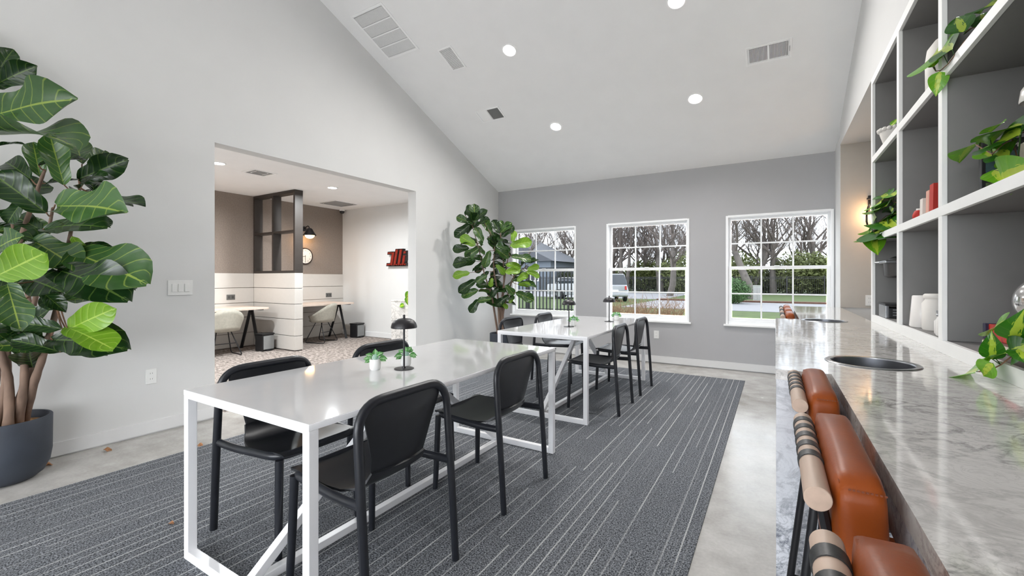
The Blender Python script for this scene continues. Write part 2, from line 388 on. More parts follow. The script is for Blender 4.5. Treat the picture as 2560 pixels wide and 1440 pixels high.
# left wall with the wide opening
OY0, OY1, OZ = 1.96, 4.50, 2.451
XT = XW - .15
wl_ = MB()
def ztop(y): return zceil(y) + .02
wl_.prism([(YB, 0), (OY0, 0), (OY0, ztop(OY0)), (YR, ztop(YR)), (YB, ztop(YB))], XT, XW, 'yz')
wl_.prism([(OY0, OZ), (OY1, OZ), (OY1, ztop(OY1)), (OY0, ztop(OY0))], XT, XW, 'yz')
wl_.prism([(OY1, 0), (YF + .15, 0), (YF + .15, ZF + .02), (YF, ZF + .02), (OY1, ztop(OY1))], XT, XW, 'yz')
struct(wl_.build('wall_left', 'wall_paint'), 'tall white gable wall with a wide opening to the next room')
# far wall with three windows
WIN = [(-3.975, -2.775), (-2.254, -1.051), (-.575, .606)]; WZ0, WZ1 = .62, 2.091; WT = .14
fw_ = MB(); xs = [XW - .15] + [x for w in WIN for x in w] + [1.2]
fw_.box(xs[0], YF, 0, xs[-1], YF + WT, WZ0); fw_.box(xs[0], YF, WZ1, xs[-1], YF + WT, ZF + .1)
for i in range(0, len(xs), 2): fw_.box(xs[i], YF, WZ0, xs[i + 1], YF + WT, WZ1)
struct(fw_.build('wall_far', 'far_wall_backlit'), 'white end wall with three grid windows')
# right wall: solid at the far corner, alcove for counter and shelves, wall above
ZA = 2.748; XA = 1.02
YE = -1.3
rw = MB()
rw.box(BX, YJ, 0, 1.2, YF, ZF + .05)
rw.prism([(YE, ZA), (YJ, ZA), (YJ, ztop(YJ)), (YR, ztop(YR)), (YE, ztop(YE))], BX, 1.2, 'yz')
rw.prism([(YB, 2.15), (YE, 2.15), (YE, ztop(YE)), (YB, ztop(YB))], BX, 1.2, 'yz'); rw.box(BX, YB, 0, 1.2, YE, .3); rw.box(BX, YE - .25, .3, 1.2, YE, 2.15); rw.box(BX, YB, .3, 1.2, YB + .25, 2.15)
struct(rw.build('wall_right', 'wall_paint'), 'white side wall above and beside the shelving alcove')
al = MB(); al.box(XA, YE, 0, 1.2, YJ, ZA); al.box(BX + .004, YJ - .012, ZC, XA, YJ, ZA)
struct(al.build('wall_alcove', 'alcove_paint'), 'warm grey back and end of the recessed alcove')
# wall behind the camera, with a broad glazed opening added to let daylight in
bw = MB(); bw.box(XW - .15, YB - .14, 0, 1.2, YB, .2)
bw.box(XW - .15, YB - .14, .2, -4.1, YB, 2.7); bw.box(.5, YB - .14, .2, 1.2, YB, 2.7); bw.box(XW - .15, YB - .14, 2.7, 1.2, YB, ZF + .1)
struct(bw.build('wall_back', 'wall_paint'))
wb = tag(bpy.data.objects.new('window_4', None), 'broad glazed front added behind the camera for daylight', None, None, 'structure'); COL.objects.link(wb)
g = MB()
for x in (-4.1, -2.97, -1.83, -.7, .44): g.box(x, YB - .1, .2, x + .06, YB - .04, 2.7)
g.box(-4.1, YB - .1, .2, .5, YB - .04, .26); g.box(-4.1, YB - .1, 2.64, .5, YB - .04, 2.7); g.build('window_frame', 'window_vinyl', wb)
w5 = tag(bpy.data.objects.new('window_5', None), 'broad side window added behind the camera for daylight', None, None, 'structure'); COL.objects.link(w5)  # unseen window, added to light the left wall evenly
g = MB()
for y in (YB + .25, -3.42, -2.5, YE - .31): g.box(BX + .3, y, .3, BX + .36, y + .06, 2.15)
g.box(BX + .3, YB + .25, .3, BX + .36, YE - .25, .36); g.box(BX + .3, YB + .25, 2.09, BX + .36, YE - .25, 2.15); g.build('window_frame', 'window_vinyl', w5)
# baseboards
struct(MB().box(XW, YB, .012, XW + .014, OY0, .105).box(XW, OY1, .012, XW + .014, YF, .105).build('baseboard_left', 'baseboard_white'))
struct(MB().box(XW, YF - .014, .012, BX, YF, .105).build('baseboard_far', 'baseboard_white'))
# windows: double hung, each sash three by two panes
def sash(parent, name, x0, x1, z0, z1, yc, fr):
    d = .017
    m = MB(); m.box(x0, yc - d, z0, x0 + fr, yc + d, z1, .003); m.box(x1 - fr, yc - d, z0, x1, yc + d, z1, .003)
    m.box(x0 + fr, yc - d, z0, x1 - fr, yc + d, z0 + fr, .003); m.box(x0 + fr, yc - d, z1 - fr, x1 - fr, yc + d, z1, .003)
    s = m.build(name, 'window_vinyl', parent)
    ix0, ix1, iz0, iz1 = x0 + fr, x1 - fr, z0 + fr, z1 - fr; mw = .009
    cw = (ix1 - ix0) / 3; ch = (iz1 - iz0) / 2
    for k in (1, 2): MB().box(ix0 + cw * k - mw, yc - .011, iz0, ix0 + cw * k + mw, yc + .011, iz1, .002).build('muntin', 'window_vinyl', s)
    MB().box(ix0, yc - .0105, (iz0 + iz1) / 2 - mw, ix1, yc + .0105, (iz0 + iz1) / 2 + mw, .002).build('muntin', 'window_vinyl', s)
    for i in range(3):
        for j in range(2):
            MB().box(ix0 + cw * i + mw, yc - .002, iz0 + ch * j + mw, ix0 + cw * (i + 1) - mw, yc + .002, iz0 + ch * (j + 1) - mw).build('pane', 'pane_glass', s)
for i, (x0, x1) in enumerate(WIN):
    w = tag(bpy.data.objects.new('window_%d' % (i + 1), None), ['double-hung white grid window beside the fig tree', 'middle white grid window behind the far table', 'double-hung white grid window at the counter end'][i], None, None, 'structure'); COL.objects.link(w)
    f = MB(); t = .022; y0, y1 = YF - .012, YF + WT
    f.box(x0 - .004, y0, WZ0, x0 + t, y1, WZ1); f.box(x1 - t, y0, WZ0, x1 + .004, y1, WZ1); f.box(x0 + t, y0, WZ1 - t, x1 - t, y1, WZ1 + .004)
    f.box(x0 + t, YF + .02, WZ0, x1 - t, y1, WZ0 + .045)
    f.build('window_frame', 'window_vinyl', w)
    MB().box(x0 - .03, YF - .035, WZ0 - .022, x1 + (.03 if i < 2 else .015), YF + .03, WZ0 + .002, .003).build('window_sill', 'trim_white', w)
    sash(w, 'upper_sash', x0 + t, x1 - t, 1.365, WZ1 - t, YF + .105, .03)
    sash(w, 'lower_sash', x0 + t, x1 - t, WZ0 + .045, 1.405, YF + .065, .038)
    MB().box((x0 + x1) / 2 - .03, YF + .032, 1.398, (x0 + x1) / 2 + .03, YF + .05, 1.412, .003).build('sash_lock', 'window_vinyl', w)
# ------------------------------------------------------------------ things on the ceiling
CAN = math.atan(SL)
def on_ceiling(name, label, cat, x, y, group=None):
    o = thing(name, label, cat, (x, y, zceil(y)), 0, group); o.rotation_euler = (-CAN if y > YR else CAN, 0, 0); return o
def downlight(x, y, label, flat_z=None, power=DOWN_W, group='recessed ceiling lamps', colr=(1, .975, .95)):
    if flat_z is None: o = on_ceiling('recessed_lamp', label, 'ceiling lamp', x, y, group)
    else: o = thing('recessed_lamp', label, 'ceiling lamp', (x, y, flat_z), 0, group)
    MB().lathe([(.078, -.001), (.088, -.001), (.09, -.006), (.075, -.009), (.066, -.004)], n=36, cap0=False, cap1=False).build('trim_ring', 'trim_white', o, True)
    MB().lathe([(.0, -.0065), (.066, -.0065), (.066, -.002), (0, -.002)], n=36).build('lens', 'lamp_white', o)
    l = bpy.data.lights.new('lamp', 'AREA'); l.shape = 'DISK'; l.size = .13; l.energy = power; l.color = colr; l.spread = rad(168)
    lo = bpy.data.objects.new('lamp', l); COL.objects.link(lo); lo.parent = o; lo.location = (0, 0, -.014)
    return o
for (x, y, lb) in [(-.778, 4.21, 'recessed round lamp cut by the top edge of the picture'), (-2.555, 4.18, 'recessed round lamp in the slope above the near table, beside the small grilles'), (-.788, 5.375, 'recessed round lamp near the two-bank vent'), (-2.55, 5.38, 'recessed round lamp nearest the window wall, left of the other')]:
    downlight(x, y, lb)
for (x, ys) in ((-.78, (-1.4, -2.6)), (-2.55, (-2.6,))):
    for y in ys: downlight(x, y, 'recessed round lamp in the vault out of view', None, 4.0)
def vent_frame(o, x0, y0, x1, y1, w, name='frame', m='trim_white'):
    b = MB(); z0, z1 = -.008, 0
    b.box(x0, y0, z0, x0 + w, y1, z1, .002); b.box(x1 - w, y0, z0, x1, y1, z1, .002); b.box(x0 + w, y0, z0, x1 - w, y0 + w, z1, .002); b.box(x0 + w, y1 - w, z0, x1 - w, y1, z1, .002)
    return b.build(name, m, o)
def slats(o, x0, y0, x1, y1, n, along='y', m='trim_white', back='vent_dark', bz=-.002, fr=.55):
    MB().box(x0, y0, bz, x1, y1, 0).build('vent_back', back, o)
    b = MB()
    for k in range(n):
        if along == 'y':
            p = (x1 - x0) / n; b.box(x0 + p * k, y0, -.006, x0 + p * (k + fr), y1, -.002)
        else:
            p = (y1 - y0) / n; b.box(x0, y0 + p * k, -.006, x1, y0 + p * (k + fr), -.002)
    tag(b.build('slats', m, o), kind='stuff')
kn = math.cos(CAN)
# large return grille, four panels
o = on_ceiling('return_air_grille', 'large white return grille with four grey panels in the ceiling slope', 'air vent', -3.84, 3.55)
hx, hy = .25, .29 / kn
vent_frame(o, -hx, -hy, hx, hy, .028)
for k in range(4):
    y0 = -hy + .028 + k * (2 * hy - .056) / 4; y1 = y0 + (2 * hy - .056) / 4
    p = MB().box(-hx + .03, y0 + .008, -.004, hx - .03, y1 - .008, -.001).build('panel', 'vent_grey', o)
    b = MB()
    for q in range(22):
        yy = y0 + .01 + q * (y1 - y0 - .02) / 22; b.box(-hx + .032, yy, -.006, hx - .032, yy + .003, -.004)
    tag(b.build('slats', 'trim_white', p), kind='stuff')
    if k: MB().box(-hx + .028, y0 - .007, -.009, hx - .028, y0 + .007, 0, .001).build('divider', 'trim_white', o)
o = on_ceiling('ceiling_vent', 'small single-panel ceiling grille between the big grille and the lamp', 'air vent', -3.285, 4.065)
vent_frame(o, -.1, -.15 / kn, .1, .15 / kn, .018); slats(o, -.082, -.15 / kn + .018, .082, .15 / kn - .018, 26, 'x', back='vent_grey', fr=.4)
o = on_ceiling('ceiling_vent', 'ceiling register with one half dark and the other half blank', 'air vent', -3.335, 4.955)
vent_frame(o, -.19, -.105 / kn, .19, .105 / kn, .02)
MB().box(-.16, -.085 / kn, -.006, -.015, .085 / kn, -.001, .001).build('blank_panel', 'trim_white', o)
slats(o, .0, -.088 / kn, .17, .088 / kn, 14, 'y', m='vent_grey', back='slot_dark', fr=.45)
o = on_ceiling('ceiling_vent', 'white ceiling register with two banks of upright louvres', 'air vent', -.063, 4.985)
vent_frame(o, -.2, -.108 / kn, .2, .108 / kn, .022)
slats(o, -.165, -.078 / kn, -.008, .078 / kn, 14, 'y', back='vent_dark', fr=.5); slats(o, .008, -.078 / kn, .165, .078 / kn, 14, 'y', back='vent_dark', fr=.5)
MB().box(-.008, -.086 / kn, -.008, .008, .086 / kn, 0).build('divider', 'trim_white', o); MB().box(.178, -.03, -.014, .182, .03, -.006).build('lever', 'vent_grey', o)
# switches and outlets
def plate_left(name, label, cat, y0, y1, z0, z1): return thing(name, label, cat, (XW, (y0 + y1) / 2, (z0 + z1) / 2))
o = plate_left('light_switch', 'white three-gang light switch on the gable wall beside the opening', 'light switch', 1.61, 1.787, 1.098, 1.228)
MB().box(0, -.089, -.062, .006, .089, .062, .002).build('wall_plate', 'plate_white', o)
for k in (-1, 0, 1): MB().box(.005, k * .046 - .017, -.033, .011, k * .046 + .017, .033, .002).build('rocker', 'plate_white', o)
def outlet(label, loc, rz):
    o = thing('power_outlet', label, 'power outlet', loc, rz)
    MB().box(0, -.036, -.058, .005, .036, .058, .002).build('wall_plate', 'plate_white', o)
    for s in (-1, 1):
        f = MB().lathe([(0, .004), (.017, .004), (.017, .007), (0, .007)], (0, 0, s * .022), 20, 'x').build('socket', 'plate_white', o)
        MB().box(.0065, -.008, s * .022 - .002, .0075, -.006, s * .022 + .008).box(.0065, .006, s * .022 - .002, .0075, .008, s * .022 + .008).build('slot', 'slot_dark', f)
    return o
outlet('white power outlet low on the gable wall right of the big fig pot', (XW, 1.498, .459), 0)
outlet('white power outlet on the end wall under the windows', (-1.5, YF, .415), -PI / 2)
# ------------------------------------------------------------------ next room seen through the opening
NX, NY0, NY1, NZ = -8.28, .4, 6.40, 2.76
struct(MB().box(NX - .1, NY0, -.1, XT, NY1, 0).build('floor', 'carpet_mottled'), 'mottled brown-grey carpet floor of the next room')
struct(MB().box(XT, OY0, -.1, XW - .1, OY1, 0).build('floor', 'carpet_mottled'), 'carpet in the threshold of the opening')
struct(MB().box(NX - .1, NY0, NZ, XT, NY1, NZ + .1).build('ceiling', 'ceiling_paint'), 'flat white ceiling of the next room')
struct(MB().box(NX - .1, NY1, 0, XT, NY1 + .1, NZ).build('wall_end', 'wall_paint'), 'white wall of the next room with the red letters')
struct(MB().box(NX - .1, NY0 - .1, 0, XT, NY0, NZ).build('wall_near', 'wall_paint'))
struct(MB().box(NX, NY1 - .014, .01, XT, NY1, .11).build('baseboard_end', 'baseboard_white'))
wbk = struct(MB().box(NX - .1, NY0, 0, NX, NY1, NZ).build('wall_taupe', 'fabric_taupe'), 'taupe fabric-covered wall above pale boards')
PY0, PY1, PXE = 4.45, 4.60, -6.995
GR = [.012, .257, .542, .801, 1.073, 1.338]
for (a, b) in ((NY0, PY0), (PY1, NY1)):
    for k in range(5): MB().box(NX, a, GR[k] + .004, NX + .02, b, GR[k + 1] - .004, .003).build('plank', 'panel_white', wbk)
# boarded partition and the dark open shelf on top of it
pt = thing('partition', 'low white partition of wide horizontal boards between two desks', 'partition', (0, 0, 0))
MB().box(NX + .02, PY0 + .012, 0, PXE - .012, PY1 - .012, 1.33).build('core', 'dark_frame', pt)
for k in range(5):
    z0, z1 = GR[k] + .004, GR[k + 1] - .004
    MB().box(NX + .021, PY0, z0, PXE - .012, PY0 + .014, z1, .003).build('plank', 'panel_white', pt)
    MB().box(NX + .021, PY1 - .014, z0, PXE - .012, PY1, z1, .003).build('plank', 'panel_white', pt)
    MB().box(PXE - .012, PY0, z0, PXE, PY1, z1, .003).build('plank', 'panel_white', pt)
sh = thing('divider_shelf', 'dark brown open grid shelf standing on the boarded partition up to the ceiling', 'shelf', (0, 0, 1.338))
zt = NZ - 1.338
def shbox(nm, x0, x1, z0, z1, m='dark_frame'): MB().box(x0, PY0, z0, x1, PY1, z1, .003).build(nm, m, sh)
shbox('bottom_board', NX + .001, PXE, 0, .04); shbox('top_board', NX + .001, PXE, zt - .05, zt - .002)
for x in (NX + .001, -7.68, PXE - .045): shbox('upright', x, x + .045, .04, zt - .05)
shbox('shelf_board', NX + .046, -7.68, .70, .735); shbox('shelf_board', -7.635, PXE - .045, .70, .735)
# desks with A-shaped legs
def desk(label, y0, y1, yleg):
    d = thing('study_desk', label, 'desk', (NX + .02, (y0 + y1) / 2, 0)); L_ = (y1 - y0) / 2; D = .86
    poly = []
    for (cx, cy, a0) in ((D - .1, L_ - .1, 0), (.0, L_, None), (.0, -L_, None), (D - .1, -L_ + .1, -90)):
        if a0 is None: poly.append((cx, cy))
        else: poly += [(cx + .1 * math.cos(rad(a0 + k * 15)), cy + .1 * math.sin(rad(a0 + k * 15))) for k in range(7)]
    MB().prism(poly, .722, .75, 'xy').build('desk_top', 'desk_wood', d)
    for yl in yleg:
        yy = yl - (y0 + y1) / 2
        MB().box(.12, yy - .03, .70, .72, yy + .03, .722).build('rail', 'metal_black', d)
        MB().tube([(.36, yy, .705), (.06, yy, 0)], .03, 4, 1).build('leg', 'metal_black', d)
        MB().tube([(.40, yy, .705), (.62, yy, 0)], .03, 4, 1).build('leg', 'metal_black', d)
desk('pale wood wall desk left of the boarded partition', 2.75, 4.28, (2.95, 4.2))
desk('pale wood wall desk right of the boarded partition', 4.66, 6.05, (4.9, 6.0))
def tub_chair(label, loc, rz):
    c = thing('tub_chair', label, 'chair', loc, rz, 'grey shell chairs at the desks')
    # faces +x ; back at -x
    n = 22; sv = []; rows = []
    for j in range(6):
        row = []
        t = j / 5
        for k in range(n + 1):
            a = rad(68 + (292 - 68) * k / n); e = .5 + .5 * math.cos(rad((a * 180 / PI - 180) * 1.55)); e = max(0, e)
            h = .40 + t * (.12 + .24 * e)
            rr = .215 + .055 * t
            row.append((rr * math.cos(a) * 1.0, rr * math.sin(a) * 1.12, h))
        rows.append(row)
    v = [p for r in rows for p in r]; f = [(j * (n + 1) + k, j * (n + 1) + k + 1, (j + 1) * (n + 1) + k + 1, (j + 1) * (n + 1) + k) for j in range(5) for k in range(n)]
    b = MB().add(v, f); me = b.mesh('back_shell', 'shell_grey', True, 60); bm = bmesh.new(); bm.from_mesh(me); bmesh.ops.solidify(bm, geom=bm.faces, thickness=.02); bm.to_mesh(me); bm.free()
    link('back_shell', me, c)
    MB().lathe([(.0, .395), (.17, .39), (.215, .405), (.225, .43), (.2, .452), (0, .445)], (0.01, 0, 0), 28).build('seat', 'shell_grey', c, True)
    for s in (-1, 1):
        MB().tube(rounded([(-.05, s * .1, .40), (-.21, s * .21, .01), (.22, s * .21, .01), (.06, s * .1, .40)], .05), .008, 8).build('leg', 'metal_black', c, True)
    MB().tube([(-.1, -.155, .2), (-.1, .155, .2)], .006, 8).build('stretcher', 'metal_black', c, True)
tub_chair('pale grey tub chair with black wire legs at the left desk', (-7.60, 3.60, 0), PI - .1)
tub_chair('pale grey tub chair with black wire legs at the right desk', (-7.60, 5.40, 0), PI + .35)
def bin_(label, x, y, rz):
    b = thing('waste_bin', label, 'bin', (x, y, 0), rz)
    MB().box(-.1, -.11, 0, .1, .11, .28, .02).build('body', 'bin_black', b); MB().box(-.105, -.115, .275, .105, .115, .3, .01).build('lid', 'bin_black', b)
    MB().box(.1, -.1, .03, .106, .1, .26, .004).build('front_panel', 'bin_grey', b); MB().box(.08, -.05, .0, .13, .05, .02, .004).build('pedal', 'metal_black', b)
bin_('black pedal bin under the left desk by the partition', -7.55, 4.25, .15)
bin_('black pedal bin under the right desk by the white wall', -7.58, 6.22, .15)
for lb, y, z in (('grey outlet plate above the left desk', 4.05, .91), ('grey outlet plate above the right desk', 6.03, .885)):
    o = thing('outlet_plate', lb, 'power outlet', (NX + .02, y, z)); MB().box(0, -.07, -.045, .008, .07, .045, .003).build('wall_plate', 'vent_dark', o)
    for s in (-1, 1): MB().box(.007, s * .032 - .018, -.022, .010, s * .032 + .018, .022, .002).build('socket', 'slot_dark', o)
# clock
o = thing('round_clock', 'round white wall clock with dark rim half behind the partition', 'clock', (NX, 5.475, 1.70))
MB().lathe([(.0, .0), (.165, .0), (.17, .02), (.165, .04), (.15, .04), (.148, .03), (0, .03)], n=48, axis='x').build('rim', 'sign_black', o, True)
MB().lathe([(0, .03), (.149, .03), (.149, .033), (0, .033)], n=48, axis='x').build('face', 'clock_face', o)
def text(body, size, m, parent, name='lettering', ext=.0005, loc=(0, 0, 0), rot=(0, 0, 0), align='CENTER', shear=0, bevel=0):
    cu = bpy.data.curves.new(name, 'FONT'); cu.body = body; cu.size = size; cu.extrude = ext; cu.align_x = align; cu.align_y = 'CENTER'; cu.shear = shear; cu.bevel_depth = bevel; cu.resolution_u = 3
    t = bpy.data.objects.new(name, cu); COL.objects.link(t)
    dg = bpy.context.evaluated_depsgraph_get(); me = bpy.data.meshes.new_from_object(t.evaluated_get(dg)); bpy.data.objects.remove(t)
    me.materials.clear(); me.materials.append(M[m])
    q = link(name, me, parent); q.location = loc; q.rotation_euler = rot; return q
for k in range(12):
    a = rad(90 - 30 * (k + 1)); text(str(k + 1), .045, 'sign_black', o, 'numeral', .0005, (.0338, .118 * math.cos(a), .118 * math.sin(a)), (PI / 2, 0, PI / 2))
MB().box(.034, -.004, -.01, .036, .004, .065).build('hour_hand', 'sign_black', o).rotation_euler = (rad(100), 0, 0)
MB().box(.0365, -.003, -.02, .038, .003, .1).build('minute_hand', 'sign_black', o).rotation_euler = (rad(180), 0, 0)
def wall_sconce(label, y, z):
    o = thing('sconce_lamp', label, 'wall lamp', (NX, y, z))
    MB().lathe([(0, 0), (.05, 0), (.05, .02), (0, .02)], (0, 0, .1), 24, 'x').build('wall_mount', 'metal_black', o)
    MB().tube(rounded([(.015, 0, .1), (.16, 0, .16), (.2, 0, .08)], .05), .01, 8).build('arm', 'metal_black', o, True)
    MB().lathe([(.03, .1), (.05, .085), (.085, .02), (.13, -.045), (.128, -.05), (.08, .015), (.045, .078), (.028, .09)], (.2, 0, 0), 32, cap0=False, cap1=False).build('shade', 'metal_black', o, True)
    MB().lathe([(.0, -.11), (.05, -.1), (.082, -.07), (.095, -.03), (.06, .0), (0, .01)], (.2, 0, 0), 24).build('bulb', 'bulb_warm', o, True)
    l = bpy.data.lights.new('lamp', 'POINT'); l.energy = 1.3; l.color = (1, .6, .3); l.shadow_soft_size = .07
    q = bpy.data.objects.new('lamp', l); COL.objects.link(q); q.parent = o; q.location = (.2, 0, -.16)
wall_sconce('black cone wall lamp glowing amber above the clock', 5.46, 2.16)
wall_sconce('black cone wall lamp above the left desk, hidden by the opening edge', 3.1, 2.16)
# security camera, letters, small black sensor
o = thing('security_camera', 'white dome camera with black lens in the corner of the next room', 'camera', (-8.18, NY1 - .09, NZ))
MB().lathe([(0, 0), (.05, 0), (.055, -.03), (.04, -.045)], n=24).build('housing', 'plate_white', o, True)
MB().lathe([(.05, -.03), (.052, -.045), (.046, -.07), (.028, -.088), (0, -.092)], n=24).build('dome', 'bin_black', o, True)
o = thing('letter_sign', 'red marquee letters with black edges on the white wall, cut off by the jamb', 'sign', (-6.76, NY1, 1.64))
SL_ = .22
def letter(parts, ox):
    """strokes (x0, z0, x1, z1, half width) -> slanted black channel letter with a red face"""
    e = MB(); f = MB()
    for (x0, z0, x1, z1, w) in parts:
        for (m_, g_, ya, yb) in ((e, .018, -.07, 0), (f, 0, -.078, -.07)):
            p = [(x0 - w - g_, z0 - g_), (x0 + w + g_, z0 - g_), (x1 + w + g_, z1 + g_), (x1 - w - g_, z1 + g_)]
            m_.prism([(ox + q[0] + SL_ * q[1], q[1]) for q in p], ya, yb, 'xz')
    b_ = e.build('letter', 'sign_black', o); f.build('letter_face', 'sign_red', b_)
letter([(.03, -.13, .03, .13, .032), (-.06, .105, -.06, .13, .06), (-.045, -.13, -.045, -.10, .055)], .08)
letter([(0, -.13, 0, .18, .03), (.045, -.13, .045, -.105, .03)], .20)
letter([(0, -.13, 0, .18, .03), (.045, -.13, .045, -.105, .03)], .315)
letter([(0, -.13, 0, .06, .03), (0, .10, 0, .14, .03), (.045, -.13, .045, -.105, .03)], .43)
MB().box(-6.255, NY1 - .03, 1.98, -6.22, NY1, 2.08, .004).build('black_sensor', 'bin_black')
tag(bpy.data.objects['black_sensor'], 'tiny black box on the white wall above the red letters', 'sensor')
# marble end of the reception counter with a trailing plant
o = thing('marble_plinth', 'waist-high marble-clad plinth seen past the opening jamb', 'plinth', (-5.55, 5.8, 0))
MB().box(-.34, -.22, 0, .34, .22, .83, .004).build('body', 'marble_top', o); MB().box(-.345, -.225, .83, .345, .225, .857, .003).build('top', 'marble_top', o)
downlight(-6.28, 2.93, 'flush round lamp in the next room, cut by the opening edge', NZ, 38, 'lamps of the next room', (.94, .98, 1)); downlight(-6.34, 4.70, 'flush round lamp in the next room above the partition end', NZ, 38, 'lamps of the next room', (.94, .98, 1))
downlight(-6.3, 1.3, 'flush round lamp in the next room out of view', NZ, 38, 'lamps of the next room', (.94, .98, 1))
for lb, x, y, s in (('small square diffuser in the next room ceiling near the opening', -6.35, 3.5, .17), ('larger faint diffuser in the next room ceiling by the taupe wall', -7.6, 5.78, .3)):
    o = thing('ceiling_diffuser', lb, 'air vent', (x, y, NZ)); vent_frame(o, -s, -s, s, s, .03)
    for k in (1, 2): vent_frame(o, -s + .05 * k, -s + .05 * k, s - .05 * k, s - .05 * k, .02, 'louvre_ring', 'vent_grey')
    MB().box(-s + .12, -s + .12, -.004, s - .12, s - .12, -.001).build('core_panel', 'vent_grey', o)

# ------------------------------------------------------------------ tables
def work_table(label, x0, x1, y0, y1):
    t = thing('work_table', label, 'table', ((x0 + x1) / 2, (y0 + y1) / 2, RZ)); hx, hy = (x1 - x0) / 2, (y1 - y0) / 2; s = .038; T = .75 - RZ
    MB().box(-hx, -hy, T - .024, hx, hy, T - .001, .002).build('table_top', 'table_frame', t, True, 30); MB().box(-hx + .002, -hy + .002, T - .002, hx - .002, hy - .002, T).build('top_laminate', 'table_lacquer', t)
    i = .001
    for sx in (-1, 1):
        for sy in (-1, 1):
            xa, xb = sorted((sx * (hx - i), sx * (hx - s))); ya, yb = sorted((sy * (hy - i), sy * (hy - s)))
            MB().box(xa, ya, 0, xb, yb, T - .024, .002).build('leg', 'table_frame', t)
    for sy in (-1, 1):
        ya, yb = sorted((sy * (hy - i), sy * (hy - s)))
        MB().box(-hx + s, ya, 0, hx - s, yb, s, .002).build('floor_bar', 'table_frame', t)
        MB().box(-hx + s, ya, T - .024 - .012, hx - s, yb, T - .024, .002).build('top_bar', 'table_frame', t)
        a = Vector((0, sy * (hy - s), s * .5)); b = Vector((0, sy * .04, T - .05)); d = (b - a); L_ = d.length; ang = math.atan2(d.z, abs(d.y))
        m = MB().box(-s / 2, 0, -s / 2, s / 2, L_, s / 2, .002); m.xf(Matrix.Translation(a) @ Matrix.Rotation(ang if sy < 0 else PI - ang, 4, 'X')); m.build('brace', 'table_frame', t)
    MB().box(-s / 2, -hy + s, 0, s / 2, hy - s, s * .9, .002).build('stretcher', 'table_frame', t)
    MB().box(-.1, -.14, T - .05, .1, .14, T - .024, .002).build('brace_plate', 'table_frame', t)
T1 = (-2.236, -1.338, .901, 2.8145); T2 = (-2.252, -1.352, 3.465, 5.378)
work_table('white lacquered work table in the foreground with braced frame', *T1)
work_table('white lacquered work table farther back by the windows', *T2)
# ------------------------------------------------------------------ black shell chairs (face -x, origin on the floor at the middle)
def make_chair(label):
    c = thing('shell_chair', label, 'chair', (0, 0, 0), 0, 'black shell chairs at the white tables')
    SZ = .440
    for s in (-1, 1):
        MB().tube([(.252, s * .243, 0), (.238, s * .243, .22), (.222, s * .243, SZ)], [.0175, .018, .0185], 10, .85).build('leg', 'chair_black', c, True)
        MB().tube([(-.245, s * .212, 0), (-.238, s * .206, .2), (-.232, s * .2, SZ - .012)], [.016, .0175, .0185], 10, .9).build('leg', 'chair_black', c, True)
        for (x, y) in ((.252, s * .243), (-.245, s * .212)): MB().lathe([(.0, -.001), (.0135, -.001), (.0135, .006), (0, .006)], (x, y, 0), 10).build('foot_pad', 'chair_black', c)
    U = rounded([(.222, -.243, SZ - .004), (.196, -.240, .785), (.196, .240, .785), (.222, .243, SZ - .004)], .115, 8)
    MB().tube(U, .0185, 12, .85, up=(1, 0, 0)).build('back_frame', 'chair_black', c, True)
    fr = rounded([(.224, -.238, SZ - .005), (.08, -.236, SZ - .008), (-.235, -.205, SZ), (-.235, .205, SZ), (.08, .236, SZ - .008), (.224, .238, SZ - .005)], .07, 6)
    MB().tube(fr, .0155, 10, 1.15).build('seat_frame', 'chair_black', c, True)
    # one moulded shell: profile along x/z, width changing along it
    prof = [(-.262, .447, .196), (-.255, .457, .203), (-.22, .460, .207), (-.12, .452, .208), (-.02, .443, .206), (.05, .440, .197), (.10, .447, .176), (.135, .470, .152), (.155, .505, .142), (.168, .56, .150), (.177, .63, .170), (.185, .69, .190), (.190, .735, .205), (.193, .765, .197), (.194, .785, .165)]
    nw = 10
    def surf(P):
        vs = []
        for (i, (x, z, w)) in P:
            dip = .012 if i < 7 else .0; bow = .0 if i < 7 else .022
            for k in range(nw + 1):
                q = -1 + 2 * k / nw
                vs.append((x + bow * (1 - q * q) * (1 if i < 13 else .4), q * w, z - dip * (1 - q * q)))
        n = len(P); fs = [(j * (nw + 1) + k, j * (nw + 1) + k + 1, (j + 1) * (nw + 1) + k + 1, (j + 1) * (nw + 1) + k) for j in range(n - 1) for k in range(nw)]
        return vs, fs
    idx = list(enumerate(prof))
    for nm, part in (('seat', idx[:9]), ('backrest', idx[8:])):
        me = MB().add(*surf(part)).mesh(nm, 'chair_shell', True, 60); bm = bmesh.new(); bm.from_mesh(me); bmesh.ops.solidify(bm, geom=bm.faces, thickness=.009); bmesh.ops.recalc_face_normals(bm, faces=bm.faces); bm.to_mesh(me); bm.free()
        me.shade_smooth(); me.set_sharp_from_angle(angle=rad(50)); link(nm, me, c)
    return c
chair0 = make_chair('black shell chair')
index_kids(chair0)
CH_POS = [(-1.455, 1.272, 0, 'black shell chair in the foreground with its back to the counter'), (-1.47, 2.18, 0, 'black shell chair at the far right corner of the near table'),
          (-2.115, 1.325, PI, 'black shell chair at the left of the near table, closest to the camera'), (-2.12, 2.12, PI, 'black shell chair at the left of the near table, behind the small plants'),
          (-1.46, 4.078, .03, 'black shell chair right of the far table, nearer one'), (-1.47, 4.882, 0, 'black shell chair right of the far table, next to the end wall'),
          (-2.36, 4.235, PI, 'black shell chair left of the far table, beside the corner fig'), (-2.31, 4.95, PI + .04, 'black shell chair left of the far table, closest to the windows')]
for i, (x, y, rz, lb) in enumerate(CH_POS):
    c = chair0 if i == 0 else copy_tree(chair0)
    c.location = (x, y, RZ); c.rotation_euler = (0, 0, rz); c['label'] = lb
